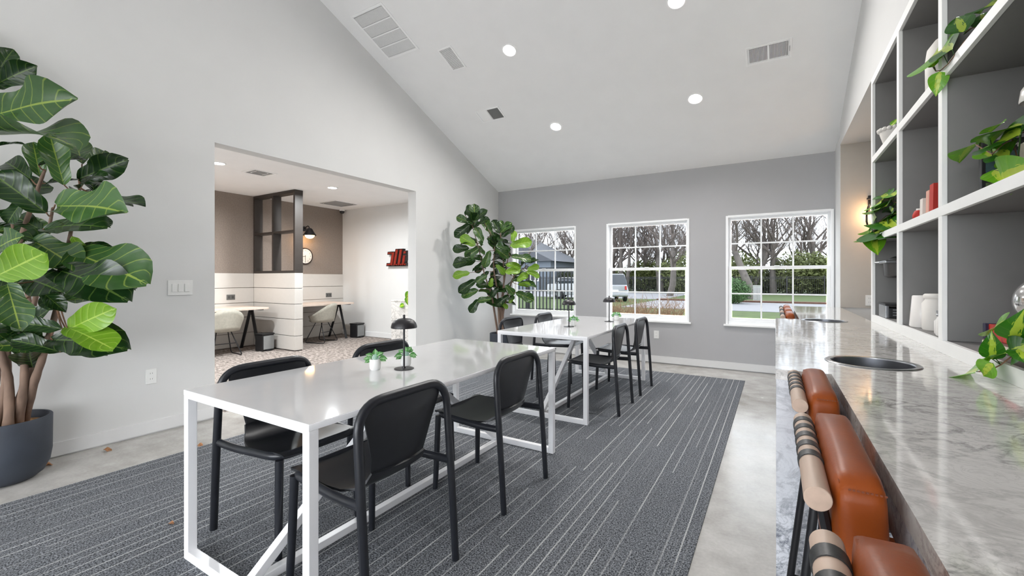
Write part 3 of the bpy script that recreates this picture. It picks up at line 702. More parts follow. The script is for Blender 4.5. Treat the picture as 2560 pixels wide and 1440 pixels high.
# ------------------------------------------------------------------ lamps and small plants on the tables
def table_lamp(label, x, y, zb=.75):
    o = thing('table_lamp', label, 'table lamp', (x, y, zb), 0, 'black mushroom table lamps')
    MB().lathe([(0, 0), (.052, 0), (.053, .002), (.052, .004), (.012, .005), (.01, .012), (0, .012)], n=36).build('base', 'lamp_black', o, True)
    MB().tube([(0, 0, .005), (0, 0, .262)], .0055, 12).build('stem', 'lamp_black', o, True)
    MB().lathe([(.0675, .222), (.0695, .224), (.069, .232), (.064, .248), (.053, .262), (.036, .271), (.012, .275), (0, .2755)], n=40, cap0=False).lathe([(.0675, .222), (.062, .246), (.05, .259), (.03, .267), (0, .27)], n=40, cap0=False).build('shade', 'lamp_black', o, True)
    MB().lathe([(0, .274), (.0065, .274), (.0065, .292), (.004, .294), (0, .294)], n=14).build('knob', 'lamp_black', o, True)
table_lamp('black mushroom lamp on the near white table', -1.727, 1.728)
table_lamp('black mushroom lamp on the far table in front of the fence window', -1.80, 4.105)
table_lamp('black mushroom lamp on the far table in front of the middle window', -1.622, 4.83)
# leaf meshes ----------------------------------------------------------------
def leaf_mesh(name, widths, m, n=10, h=4, cup=.12, bend=.15, wave=.0, seed=0, stalk=0, tip=0):
    """unit-length leaf along +x, across y, face +z; UV u along, v across"""
    rr = random.Random(seed); vs = []; uv = []; fs = []
    ph = [rr.uniform(0, 6) for _ in range(4)]
    for i in range(n + 1):
        t = i / n
        p = t * (len(widths) - 1); a = int(min(p, len(widths) - 2)); q_ = p - a
        w0_, w1_, w2_, w3_ = widths[max(a - 1, 0)], widths[a], widths[a + 1], widths[min(a + 2, len(widths) - 1)]
        w = max(.002, .5 * (2 * w1_ + (w2_ - w0_) * q_ + (2 * w0_ - 5 * w1_ + 4 * w2_ - w3_) * q_ * q_ + (3 * w1_ - w0_ - 3 * w2_ + w3_) * q_ ** 3))
        for k in range(-h, h + 1):
            q = k / h
            z = cup * w * abs(q) ** 1.5 - bend * t * t + wave * abs(q) ** 2 * math.sin(t * 9 + ph[0] + (1.5 if k > 0 else 0)) + wave * .4 * math.sin(t * 5 + ph[1])
            vs.append((t - tip * abs(q) * 0, q * w, z)); uv.append((t, .5 + q * .5))
    W_ = 2 * h + 1
    for i in range(n):
        for k in range(2 * h): fs.append((i * W_ + k, i * W_ + k + 1, (i + 1) * W_ + k + 1, (i + 1) * W_ + k))
    me = bpy.data.meshes.new(name); me.from_pydata(vs, [], fs); me.update()
    ul = me.uv_layers.new(name='UVMap')
    for lp in me.loops: ul.data[lp.index].uv = uv[lp.vertex_index]
    me.shade_smooth(); me.materials.append(M[m]); return me
HEART = [.02, .23, .30, .32, .31, .285, .245, .19, .125, .06, .004]
FIG = [.02, .13, .18, .19, .195, .22, .255, .28, .28, .255, .19, .02]
OVAL = [.03, .20, .32, .39, .42, .41, .37, .30, .20, .10, .01]
def place_leaf(me, parent, base, tip, up, name='leaf', wide=1.0, thick=1.0):
    """leaf from base to tip (parent space = world offset), blade facing 'up' as far as possible"""
    base = Vector(base); tip = Vector(tip); x = tip - base; L_ = x.length; x.normalize(); up = Vector(up)
    z = up - x * up.dot(x)
    if z.length < 1e-3: z = Vector((0, 0, 1)) - x * x.z
    z.normalize(); y = z.cross(x)
    o = link(name, me, parent)
    mt = Matrix((x, y, z)).transposed().to_4x4() @ Matrix.Diagonal((L_, L_ * wide, L_ * thick, 1)); mt.translation = base - parent.location
    o.matrix_local = mt; return o
PEP = [leaf_mesh('leaf', OVAL, 'peperomia', 8, 3, .25, .25, .02, s) for s in range(3)]
PEPS = leaf_mesh('leaf', OVAL, 'peperomia_striped', 8, 6, -.25, .15, .0, 5)
def mini_plant(label, x, y, s=1.0, seed=0):
    rr = random.Random(seed); o = thing('potted_peperomia', label, 'potted plant', (x, y, .75), 0, 'small plants in white pots')
    r = .03 * s
    MB().lathe([(0, 0), (r * .78, 0), (r * .93, .006), (r, .02), (r, .056), (r * .93, .058), (r * .9, .05), (0, .048)], n=32).build('pot', 'pot_white', o, True)
    MB().lathe([(0, .047), (r * .88, .049), (r * .6, .053), (0, .055)], n=20).build('soil', 'soil_dark', o, True)
    c = Vector((x, y, .75 + .05))
    to = (CP - c); to.z = 0; to.normalize(); sd = Vector((-to.y, to.x, 0))
    spec = [(-1.0, .30, .052), (1.0, .34, .05), (-.55, .75, .045), (.55, .8, .045), (.0, .95, .04), (-.9, -.1, .04), (.9, .0, .042), (.2, .5, .05)]
    stems = MB()
    for k, (a, e, L_) in enumerate(spec):
        d = (sd * a + to * rr.uniform(-.6, .6) + Vector((0, 0, e))).normalized(); b = c + Vector((0, 0, .004)) + d * .022
        stems.tube([c - Vector((x, y, .75)), b - Vector((x, y, .75))], .0012, 5)
        place_leaf(PEP[k % 3], o, b, b + (d * .8 + sd * a * .4 - Vector((0, 0, .15))).normalized() * L_ * s * .88, Vector((0, 0, 1)) + to * .8)
    b = c + to * .012 + Vector((0, 0, .036)); place_leaf(PEPS, o, b, b + (to * .35 + Vector((0, 0, -1))).normalized() * .043, to + Vector((0, 0, .5)), 'striped_leaf', 1.05)
    tag(stems.build('stems', 'bush_leaf', o, True), kind='stuff')
mini_plant('small striped-leaf plant in a white pot, left of the near lamp', -1.845, 1.633, 1.0, 1)
mini_plant('small striped-leaf plant in a white pot, behind the near lamp', -1.785, 1.80, 1.0, 2)
mini_plant('small green plant in a pot beside the lamp at the fence window', -1.79, 4.20, 1.0, 3)
mini_plant('small green plant in a pot beside the lamp at the middle window', -1.60, 5.03, 1.0, 4)
# ------------------------------------------------------------------ marble counter
CX0, CX1, CS0, CS1 = .0, .163, 1.83, 4.184
HOLES = [(.315, 2.15, .138), (.32, 4.12, .138)]
ct = thing('marble_counter', 'long marble counter with a wider middle block and two round openings', 'counter', (0, 0, 0))
def slab_top():
    b = MB(); ST = .036
    def quad(x0, y0, x1, y1, z): b.add([(x0, y0, z), (x1, y0, z), (x1, y1, z), (x0, y1, z)], [(0, 1, 2, 3)])
    for z in (ZC, ZC - ST):
        prev = YE
        for (hx, hy, r) in HOLES:
            q = .145; quad(CX1, prev, BX, hy - q, z); quad(CX1, hy - q, hx - q, hy + q, z); quad(hx + q, hy - q, BX, hy + q, z)
            n = 48; ci = []; so = []
            for k in range(n):
                a = 2 * PI * k / n; c, s = math.cos(a), math.sin(a); m = max(abs(c), abs(s)); ci.append((hx + r * c, hy + r * s, z)); so.append((hx + q * c / m, hy + q * s / m, z))
            b.add(ci + so, [(k, (k + 1) % n, n + (k + 1) % n, n + k) for k in range(n)]); prev = hy + q
        quad(CX1, prev, BX, YJ - .013, z)
        quad(CX0, CS0, CX1, CS1, z)
    def wall(x0, y0, x1, y1): b.add([(x0, y0, ZC - ST), (x1, y1, ZC - ST), (x1, y1, ZC), (x0, y0, ZC)], [(0, 1, 2, 3)])
    wall(CX1, YE, CX1, CS0); wall(CX1, CS0, CX0, CS0); wall(CX0, CS0, CX0, CS1); wall(CX0, CS1, CX1, CS1); wall(CX1, CS1, CX1, YJ - .013); wall(CX1, YE, BX, YE)
    return b
slab_top().build('worktop', 'marble_top', ct)
MB().box(CX0 + .002, CS0 + .002, 0, CX0 + .022, CS1 - .002, ZC - .036).build('side_panel', 'marble_side', ct)
MB().box(CX0 + .022, CS0 + .002, 0, .60, CS0 + .022, ZC - .036).build('end_panel', 'marble_side', ct)
MB().box(CX0 + .022, CS1 - .022, 0, .60, CS1 - .002, ZC - .036).build('end_panel', 'marble_side', ct)
for (a, b) in ((YE, CS0 + .001), (CS1 - .001, YJ - .013)):
    MB().box(CX1 + .002, a, ZC - .10, CX1 + .022, b, ZC - .036).build('apron', 'marble_side', ct)
    MB().box(.575, a, 0, .60, b, ZC - .036).build('back_panel', 'trim_white', ct)
for i, (hx, hy, r) in enumerate(HOLES):
    o = thing('waste_chute', ['round steel waste opening set in the near part of the counter', 'round steel waste opening in the counter by the far stools'][i], 'waste chute', (hx, hy, ZC))
    MB().lathe([(r - .012, -.002), (r - .010, .003), (r + .006, .004), (r + .009, .001), (r + .004, .0005)], n=56, cap0=False, cap1=False).build('rim', 'steel_brushed', o, True)
    MB().lathe([(r - .012, -.001), (r - .012, -.28), (0, -.28)], n=48, cap0=False, cap1=False).build('sleeve', 'steel_dark', o, True)
# ------------------------------------------------------------------ counter stools with leather backs
def rbox(hx, hy, hz, r, n=8, puff=(0, 0, 0)):
    bm = bmesh.new(); bmesh.ops.create_cube(bm, size=2); bmesh.ops.subdivide_edges(bm, edges=bm.edges, cuts=n, use_grid_fill=True)
    for v in bm.verts:
        c = v.co.copy(); p = Vector((c.x * hx, c.y * hy, c.z * hz)); core = Vector((max(-hx + r, min(hx - r, p.x)), max(-hy + r, min(hy - r, p.y)), max(-hz + r, min(hz - r, p.z)))); d = p - core
        q = core + (d.normalized() * min(d.length, r) if d.length > 1e-6 else d)
        q.z += puff[2] * (1 - c.x ** 2) * (1 - c.y ** 4) * c.z; q.x += puff[0] * (1 - c.y ** 4) * (1 - c.z ** 2) * c.x; q.y += puff[1] * (1 - c.x ** 2) * (1 - c.z ** 2) * c.y
        v.co = q
    return bm
def make_stool():
    s = thing('counter_stool', 'stool', 'stool', (0, 0, 0), 0, 'leather-backed counter stools'); HL = .215
    m = MB().bm(rbox(.034, HL - .005, .125, .016, 8, (.004, .004, .010))); m.xf(Matrix.Translation((.112, 0, .812)) @ Matrix.Rotation(rad(-2), 4, 'Y'))
    bc = m.build('back_cushion', 'leather_tan', s, True, 80)
    e = HL - .012
    MB().tube(rounded([(.083, e, .717), (.083, e, .931), (.083, -e, .931), (.083, -e, .717)], .012, 3), .0022, 6).build('piping', 'leather_tan', bc, True)
    st = MB()
    for k in range(9):
        x = .092 + k * .0052; st.box(x, -e - .010, .9275, x + .003, -e - .0075, .9295)
    tag(st.build('stitching', 'thread_brown', bc), kind='stuff')
    dw = MB().lathe([(0, -HL), (.0175, -HL), (.0185, -HL + .001), (.0185, HL - .001), (.0175, HL), (0, HL)], (.055, 0, .906), 28, 'y').build('back_dowel', 'dowel_wood', s, True, 30)
    for k in range(5):
        y = HL - (.05 + k * .056); MB().lathe([(.0186, y - .0135), (.0202, y - .0135), (.0206, y), (.0202, y + .0135), (.0186, y + .0135)], (.055, 0, .906), 24, 'y', False, False).build('strap', 'strap_black', s, True, 50)
    m = MB().bm(rbox(.185, .20, .03, .022, 6, (0, 0, .008))); m.xf(Matrix.Translation((.32, 0, .665))); m.build('seat', 'leather_tan', s, True, 80)
    MB().box(.13, -.19, .615, .50, .19, .634, .004).build('seat_base', 'metal_black', s)
    for y in (-1, 1):
        MB().tube([(.02, y * .205, 0), (.088, y * .17, .62), (.098, y * .155, .80)], .011, 10).build('leg', 'metal_black', s, True)
        MB().tube([(.50, y * .205, 0), (.44, y * .17, .62)], .011, 10).build('leg', 'metal_black', s, True)
        MB().tube([(.095, y * .165, .70), (.06, y * .17, .897)], .008, 8).build('back_support', 'metal_black', s, True)
        MB().tube([(.045, y * .193, .22), (.478, y * .193, .22)], .008, 8).build('footrest', 'metal_black', s, True)
    MB().tube([(.045, -.193, .22), (.045, .193, .22)], .008, 8).build('footrest', 'metal_black', s, True); MB().tube([(.478, -.193, .22), (.478, .193, .22)], .008, 8).build('footrest', 'metal_black', s, True)
    return s
stool0 = make_stool(); index_kids(stool0)
for i, (y, lb) in enumerate([(1.585, 'tan leather-backed stool against the marble block, third from the camera'), (1.02, 'tan leather-backed stool in the middle of the near counter row'), (.46, 'tan leather-backed stool nearest the camera, cut by the bottom edge'),
                             (4.62, 'tan leather-backed stool just past the marble block'), (5.18, 'tan leather-backed stool halfway along the far counter recess'), (5.74, 'tan leather-backed stool closest to the end window')]):
    s = stool0 if i == 0 else copy_tree(stool0)
    s.location = (0, y, 0); s['label'] = lb
# ------------------------------------------------------------------ built-in bookcase
PT = .05
POSTS = [4.222, 3.402, 2.624, 1.83, 1.03, .23, -.55]
SHELF = [(.925, .970), (1.514, 1.557), (2.107, 2.150), (2.694, 2.748)]
bk = thing('bookcase', 'built-in white and grey cube shelving above the marble counter', 'bookcase', (0, 0, 0))
y0, y1 = POSTS[-1] - PT / 2, POSTS[0] + PT / 2; XI = XA - .012
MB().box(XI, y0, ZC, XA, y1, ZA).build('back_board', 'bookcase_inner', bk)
for k, (a, b) in enumerate(SHELF):
    za = ZC if k == 0 else a
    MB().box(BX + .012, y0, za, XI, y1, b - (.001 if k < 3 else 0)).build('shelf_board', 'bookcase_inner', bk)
    MB().box(BX - .004, y0, za, BX + .014, y1, b, .001).build('face_rail', 'bookcase_white', bk)
for y in POSTS:
    for k in range(3):
        z0, z1 = SHELF[k][1], SHELF[k + 1][0]
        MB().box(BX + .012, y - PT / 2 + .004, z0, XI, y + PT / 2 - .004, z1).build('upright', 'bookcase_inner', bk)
        MB().box(BX - .004, y - PT / 2, z0, BX + .014, y + PT / 2, z1, .001).build('face_stile', 'bookcase_white', bk)
# alcove wall lamp
o = thing('sconce_lamp', 'glass jar wall lamp glowing in the alcove past the shelves', 'wall lamp', (.90, YJ - .012, 2.06))
MB().box(-.03, -.02, -.09, .03, 0, .09, .004).build('wall_mount', 'lamp_black', o); MB().tube([(0, -.01, .05), (0, -.10, .05)], .009, 8).build('arm', 'lamp_black', o, True)
MB().lathe([(0, .05), (.05, .05), (.05, .036), (.02, .03), (.02, -.02), (0, -.02)], (-.005, -.1, 0), 20).build('socket', 'lamp_black', o, True)
MB().lathe([(.02, -.01), (.045, -.04), (.058, -.1), (.06, -.2), (.05, -.25)], (-.005, -.1, 0), 24, cap0=False, cap1=False).build('glass_jar', 'clear_glass', o, True)
MB().lathe([(0, -.02), (.012, -.03), (.022, -.06), (.016, -.09), (0, -.1)], (-.005, -.1, 0), 16).build('bulb', 'bulb_warm', o, True)
l = bpy.data.lights.new('lamp', 'POINT'); l.energy = 1.6; l.color = (1, .6, .3); l.shadow_soft_size = .03; q = bpy.data.objects.new('lamp', l); COL.objects.link(q); q.parent = o; q.location = (-.005, -.1, -.13)
outlet('white power outlet on the alcove end wall just above the counter', (.885, YJ - .012, 1.0), -PI / 2)
S0, S1, S2 = .970, 1.557, 2.150
# coffee machine
o = thing('coffee_machine', 'black and silver coffee machine in the bottom far shelf', 'coffee machine', (.66, 3.975, S0))
MB().box(-.018, -.115, 0, .0, .115, .085, .003).build('tray_front', 'steel_brushed', o); MB().box(.0, -.115, 0, .22, .115, .07, .004).build('tray', 'bin_black', o); MB().box(-.022, -.12, .085, .225, .12, .098, .004).build('drip_grid', 'bin_black', o)
for k in range(3): MB().box(.02, -.118, .018 + .018 * k, .2, -.1145, .026 + .018 * k).build('vent_slot', 'steel_brushed', o)
MB().box(.12, -.07, .098, .19, .07, .3, .01).build('column', 'bin_black', o)
MB().lathe([(0, .275), (.075, .275), (.095, .29), (.1, .37), (.1, .375), (0, .375)], (.09, 0, 0), 28).build('brew_head', 'machine_dark', o, True)
MB().box(-.02, -.11, .375, .2, .11, .395, .006).build('head_plate', 'steel_brushed', o); MB().lathe([(0, .392), (.085, .392), (.08, .41), (.05, .425), (0, .428)], (.1, 0, 0), 28).build('lid', 'bin_black', o, True)
MB().tube([(.0, .08, .385), (-.035, .125, .385)], .008, 8).build('handle', 'steel_brushed', o, True)
# white canisters
def vase(name, label, cat, x, y, z, prof, m, n=36): 
    o = thing(name, label, cat, (x, y, z)); MB().lathe(prof, n=n).build('body', m, o, True, 50); return o
vase('ceramic_canister', 'tall tapered white canister, leftmost on the bottom shelf', 'canister', .70, 3.26, S0, [(0, 0), (.052, 0), (.056, .008), (.044, .172), (.04, .176), (.036, .17), (0, .165)], 'ceramic_white')
o = vase('ceramic_jar', 'lidded white jar between the canister and the small bottles', 'jar', .725, 3.10, S0, [(0, 0), (.058, 0), (.062, .01), (.062, .14), (.05, .158), (.05, .166), (0, .166)], 'ceramic_matt')
MB().lathe([(0, .166), (.054, .166), (.057, .172), (.056, .184), (.05, .19), (0, .19)], n=36).build('lid', 'ceramic_matt', o, True, 50)
o = vase('ceramic_bottle', 'short white bottle with flat lip at the upright', 'bottle', .675, 2.79, S0, [(0, 0), (.026, 0), (.03, .006), (.03, .075), (.022, .09), (.016, .098), (.016, .105), (.02, .108), (.02, .115), (0, .115)], 'ceramic_white')
o = vase('ceramic_bottle', 'tiny white bottle with silver stopper behind the short bottle', 'bottle', .685, 2.90, S0, [(0, 0), (.018, 0), (.02, .004), (.02, .062), (.01, .076), (.009, .084), (0, .084)], 'ceramic_white')
MB().lathe([(0, .084), (.012, .086), (.013, .094), (.008, .1), (.013, .104), (.012, .114), (0, .116)], n=20).build('stopper', 'steel_brushed', o, True)
# paper bags
def bag(label, x, y, w, h, d, m, cord=True):
    o = thing('paper_bag', label, 'paper bag', (x, y, S1)); MB().prism([(0, 0), (w, 0), (w * .98, h), (w * .02, h)], -d / 2, d / 2, 'xz').build('body', m, o)
    if cord:
        for s in (-1, 1): MB().tube([(w * .3, s * d * .4, h - .02), (w * .34, s * d * .4, h + .03), (w * .5, s * d * .35, h + .045), (w * .66, s * d * .4, h + .03), (w * .7, s * d * .4, h - .02)], .0025, 6).build('handle', 'bag_cord', o, True)
bag('bright red paper bag with white cord handles on the middle shelf', .662, 2.935, .12, .152, .06, 'bag_red'); bag('pale pink paper bag just behind the red bag', .668, 3.03, .11, .135, .05, 'bag_pink', False); bag('small white paper bag with cord handles beside the pink one', .668, 3.14, .085, .11, .05, 'bag_white')
o = vase('candle_holder', 'small round red glass candle holder at the end of the paper bags', 'candle', .682, 3.235, S1, [(0, 0), (.02, 0), (.028, .015), (.03, .035), (.022, .055), (.018, .06), (0, .056)], 'bag_red', 20); MB().lathe([(0, .056), (.014, .056), (.014, .07), (0, .07)], n=14).build('candle', 'ceramic_white', o, True)
# standing dark book with printed cover
o = thing('cookbook', 'black hardcover book standing face out behind the trailing leaves', 'book', (.688, 2.42, S1))
MB().box(0, -.014, 0, .17, .014, .218, .002).build('cover', 'book_dark', o); MB().box(.006, -.011, .003, .1715, .011, .215).build('pages', 'paper', o)
MB().box(.012, -.0148, .09, .10, -.014, .17).build('cover_picture', 'book_teal', o); MB().box(.012, -.0148, .008, .055, -.014, .055).build('cover_picture', 'book_green', o); MB().box(.105, -.0148, .10, .15, -.014, .135).build('cover_picture', 'book_orange', o)
text('THE PILOT', .022, 'ink_white', o, 'lettering', .0003, (.09, -.0152, .19), (PI / 2, 0, 0))
o = thing('paperback_book', 'cream book standing beside the black hardcover at the picture edge', 'book', (.79, 2.36, S1)); MB().box(0, -.012, 0, .03, .1, .19, .002).build('cover', 'paper', o); MB().box(.003, -.013, .003, .027, .098, .187).build('pages', 'paper', o)
# mushroom lamp mostly out of view
o = thing('dome_lamp', 'glossy white dome lamp on the middle shelf, cut by the picture edge', 'table lamp', (.825, 2.25, S1)); MB().lathe([(0, 0), (.06, 0), (.062, .008), (.02, .015), (.012, .03), (.012, .31), (0, .31)], n=30).build('base', 'ceramic_white', o, True, 50)
MB().lathe([(.083, .305), (.085, .31), (.08, .35), (.06, .385), (.03, .402), (0, .405)], n=36, cap0=False).lathe([(.083, .305), (.076, .348), (.05, .38), (0, .395)], n=36, cap0=False).build('shade', 'ceramic_white', o, True, 60)
# stacked books with a silvered globe
o = thing('stacked_book', 'brown book lying at the bottom of the stack under the globe', 'book', (.70, 2.30, S0)); MB().box(0, -.12, 0, .22, .14, .032, .003).build('cover', 'book_brown', o); MB().box(-.001, -.117, .004, .21, .137, .028).build('pages', 'paper', o)
o = thing('stacked_book', 'thick red patterned book with navy spine on the brown one', 'book', (.705, 2.31, S0 + .032)); MB().box(.012, -.12, 0, .2, .14, .06, .003).build('cover', 'book_red', o); MB().box(0, .125, 0, .2, .145, .062, .003).build('spine', 'book_navy', o); MB().box(.0115, -.122, .005, .19, .124, .055).build('pages', 'book_red', o)
o = thing('mirrored_globe', 'silvered glass globe ornament on the red book, cut by the picture edge', 'ornament', (.82, 2.27, S0 + .0945)); MB().lathe([(0, 0), (.035, 0), (.03, .008), (0, .008)], n=24).build('foot_ring', 'steel_brushed', o, True)
MB().lathe([(.09 * math.sin(rad(a)), .095 - .09 * math.cos(rad(a))) for a in range(0, 181, 9)], n=40, cap0=False, cap1=False).build('globe', 'mirror_ball', o, True, 80)
# upper shelf ornaments
o = vase('ceramic_vase', 'large white vase with rounded shoulder on the top shelf', 'vase', .755, 3.02, S2, [(0, 0), (.088, 0), (.094, .01), (.096, .2), (.088, .26), (.06, .3), (.03, .318), (.026, .31), (0, .31)], 'ceramic_matt')
o = thing('beaded_bowl', 'knobbly white ceramic bowl with a leaf on the top far shelf', 'bowl', (.70, 3.98, S2)); MB().lathe([(0, 0), (.03, 0), (.05, .03), (.07, .1), (.075, .13), (.068, .128), (.045, .04), (0, .02)], n=28).build('bowl', 'ceramic_matt', o, True)
bd = MB()
for k in range(16):
    a = 2 * PI * k / 16; bd.lathe([(.016 * math.sin(rad(q)), .016 * -math.cos(rad(q))) for q in range(0, 181, 30)], (.072 * math.cos(a), .072 * math.sin(a), .128), 8, cap0=False, cap1=False)
tag(bd.build('bead_rim', 'ceramic_matt', o, True, 80), kind='stuff')
# ------------------------------------------------------------------ trailing pothos
POT = [leaf_mesh('leaf', HEART, 'pothos', 10, 4, .25, .22, .02, s) for s in range(3)] + [leaf_mesh('leaf', HEART, 'pothos_lime', 10, 4, .22, .2, .02, s + 9) for s in range(2)]
def pothos(label, loc, pot, vines, leaves, seed=1, pot_m='pot_white', facing=None):
    rr = random.Random(seed); o = thing('trailing_pothos', label, 'plant', loc)
    if pot:
        r, h = pot; MB().lathe([(0, 0), (r * .75, 0), (r, h * .9), (r, h), (r * .92, h), (r * .88, h * .88), (0, h * .88)], n=30).build('pot', pot_m, o, True, 50)
    Lc = Vector(loc)
    for path in vines: MB().tube([Vector(p) - Lc for p in path], .0022, 6).build('vine', 'bark_thin', o, True)
    for (b, t, kind, f) in leaves:
        to = (CP - Vector(b)).normalized(); up = to * f + Vector((-.25, rr.uniform(-.2, .2), 1)) * (1 - f)
        place_leaf(POT[kind], o, b, t, up, 'leaf', rr.uniform(.92, 1.12))
        # short stalk to the nearest vine point
        if vines:
            q = min((Vector(p) for path in vines for p in path), key=lambda p: (p - Vector(b)).length)
            if .004 < (q - Vector(b)).length < .2: MB().tube([q - Lc, Vector(b) - Lc], .0014, 5).build('stalk', 'bush_leaf', o, True)
    return o
def LX(x, lst): return [(onx(a, b, x if len(r) < 3 else r[2]), onx(c, d, (x if len(r) < 3 else r[2]) - .012), r[0], r[1]) for (a, b, c, d, *r) in lst]
pv = [[onx(2470, 60, .70), onx(2440, 75, .66), onx(2410, 105, .635), onx(2385, 140, .62), onx(2370, 160, .615), onx(2352, 176, .612), onx(2340, 178, .61), onx(2333, 168, .61)], [onx(2470, 60, .70), onx(2430, 70, .66), onx(2412, 80, .64)]]
pothos('pothos trailing along the top shelf edge past the white vase', (.83, 2.12, S2), (.085, .13), pv + [[(.83, 2.12, S2 + .12), onx(2520, 20, .74), onx(2470, 60, .70)]],
       LX(.63, [(2499, 7, 2437, 7, 1, .5, .68), (2410, 79, 2383, 32, 0, .95), (2418, 80, 2425, 48, 2, .6, .66), (2475, 62, 2446, 24, 2, .6, .7), (2478, 42, 2448, 62, 0, .5, .69), (2490, 55, 2470, 30, 1, .5, .72), (2381, 123, 2337, 112, 1, .9, .615), (2359, 137, 2294, 127, 3, .9, .61), (2336, 166, 2322, 146, 3, .8, .605), (2349, 179, 2340, 238, 4, .95, .605)]), 3)
pothos('pothos in a white pot spilling over the middle shelf by the wall lamp', (.735, 3.62, S1), (.06, .12), [[(.735, 3.62, S1 + .11), onx(2215, 540, .69), onx(2192, 560, .63), onx(2184, 580, .615), onx(2180, 592, .61)], [(.735, 3.62, S1 + .11), onx(2225, 500, .7), onx(2204, 500, .66)]],
       LX(.66, [(2216, 494, 2197, 477, 0, .8), (2239, 488, 2221, 476, 3, .8), (2204, 506, 2180, 498, 3, .9), (2216, 516, 2196, 513, 2, .8), (2200, 521, 2177, 521, 3, .6, .63), (2234, 520, 2221, 533, 1, .8), (2191, 543, 2166, 549, 1, .95, .62), (2184, 560, 2171, 566, 3, .8, .62), (2178, 572, 2159, 575, 3, .7, .61), (2175, 591, 2155, 590, 3, .7, .61), (2184, 592, 2192, 625, 4, .95, .605),
                (2207, 550, 2233, 553, 0, .7), (2196, 573, 2233, 562, 1, .8, .65), (2230, 500, 2205, 506, 2, .7, .7), (2236, 512, 2214, 522, 2, .7, .7), (2226, 545, 2205, 562, 2, .7, .68), (2236, 535, 2216, 540, 0, .7, .7), (2215, 575, 2190, 585, 2, .8, .64)]), 5)
pothos('pothos with long cream-striped leaves in front of the black book', (.80, 2.13, S1), (.07, .11), [[(.80, 2.13, S1 + .1), onx(2560, 330, .72), onx(2530, 345, .68), onx(2480, 385, .66), onx(2440, 362, .66)], [onx(2530, 345, .68), onx(2545, 400, .67), onx(2520, 430, .66)]],
       LX(.665, [(2556, 311, 2451, 329, 0, .45), (2475, 331, 2499, 292, 3, .4), (2550, 337, 2450, 342, 1, .7, .65), (2438, 360, 2386, 389, 3, .3), (2482, 390, 2442, 360, 3, .8), (2524, 388, 2466, 371, 1, .8, .65), (2545, 350, 2520, 366, 2, .6, .68), (2513, 420, 2488, 398, 4, .6), (2504, 446, 2558, 414, 4, .9, .65), (2486, 425, 2512, 450, 3, .8, .65), (2470, 372, 2462, 398, 3, .7), (2560, 325, 2520, 320, 2, .5, .7)]), 7)
pothos('pothos in a glass vase trailing over the counter edge by the globe', (.70, 2.00, S0), (.04, .14), [[(.70, 2.0, S0 + .13), onx(2560, 878, .66), onx(2530, 890, .63), onx(2502, 912, .61), onx(2476, 925, .575), onx(2446, 929, .55)]],
       LX(.62, [(2511, 806, 2448, 823, 3, .6, .64), (2531, 850, 2553, 790, 1, .95), (2481, 898, 2479, 834, 1, .98, .605), (2489, 896, 2517, 861, 3, .5), (2527, 884, 2562, 858, 0, .8), (2441, 929, 2367, 926, 4, .55, .545), (2482, 908, 2443, 945, 3, .8, .555), (2545, 870, 2570, 900, 0, .7)]), 9, 'clear_glass')
o = pothos('trailing plant on the marble plinth behind the opening jamb', (-5.50, 5.72, .857), (.06, .1), [[(-5.5, 5.72, .95), ony(1024, 730, 5.6), ony(1016, 745, 5.56), ony(1006, 765, 5.56)]], [(ony(1024, 728, 5.58), ony(1014, 750, 5.55), 4, .9), (ony(1018, 742, 5.57), ony(1021, 764, 5.55), 3, .9), (ony(1010, 762, 5.56), ony(996, 766, 5.55), 3, .8), (ony(1026, 755, 5.57), ony(1017, 757, 5.55), 0, .8), (ony(1032, 735, 5.6), ony(1040, 750, 5.6), 1, .8)], 11)
link('leaf', POT[3], bpy.data.objects['beaded_bowl']).matrix_local = Matrix.Translation((-.01, -.02, .15)) @ Matrix.Rotation(rad(-60), 4, 'Y') @ Matrix.Rotation(rad(40), 4, 'X') @ Matrix.Diagonal((.07, .07, .07, 1))
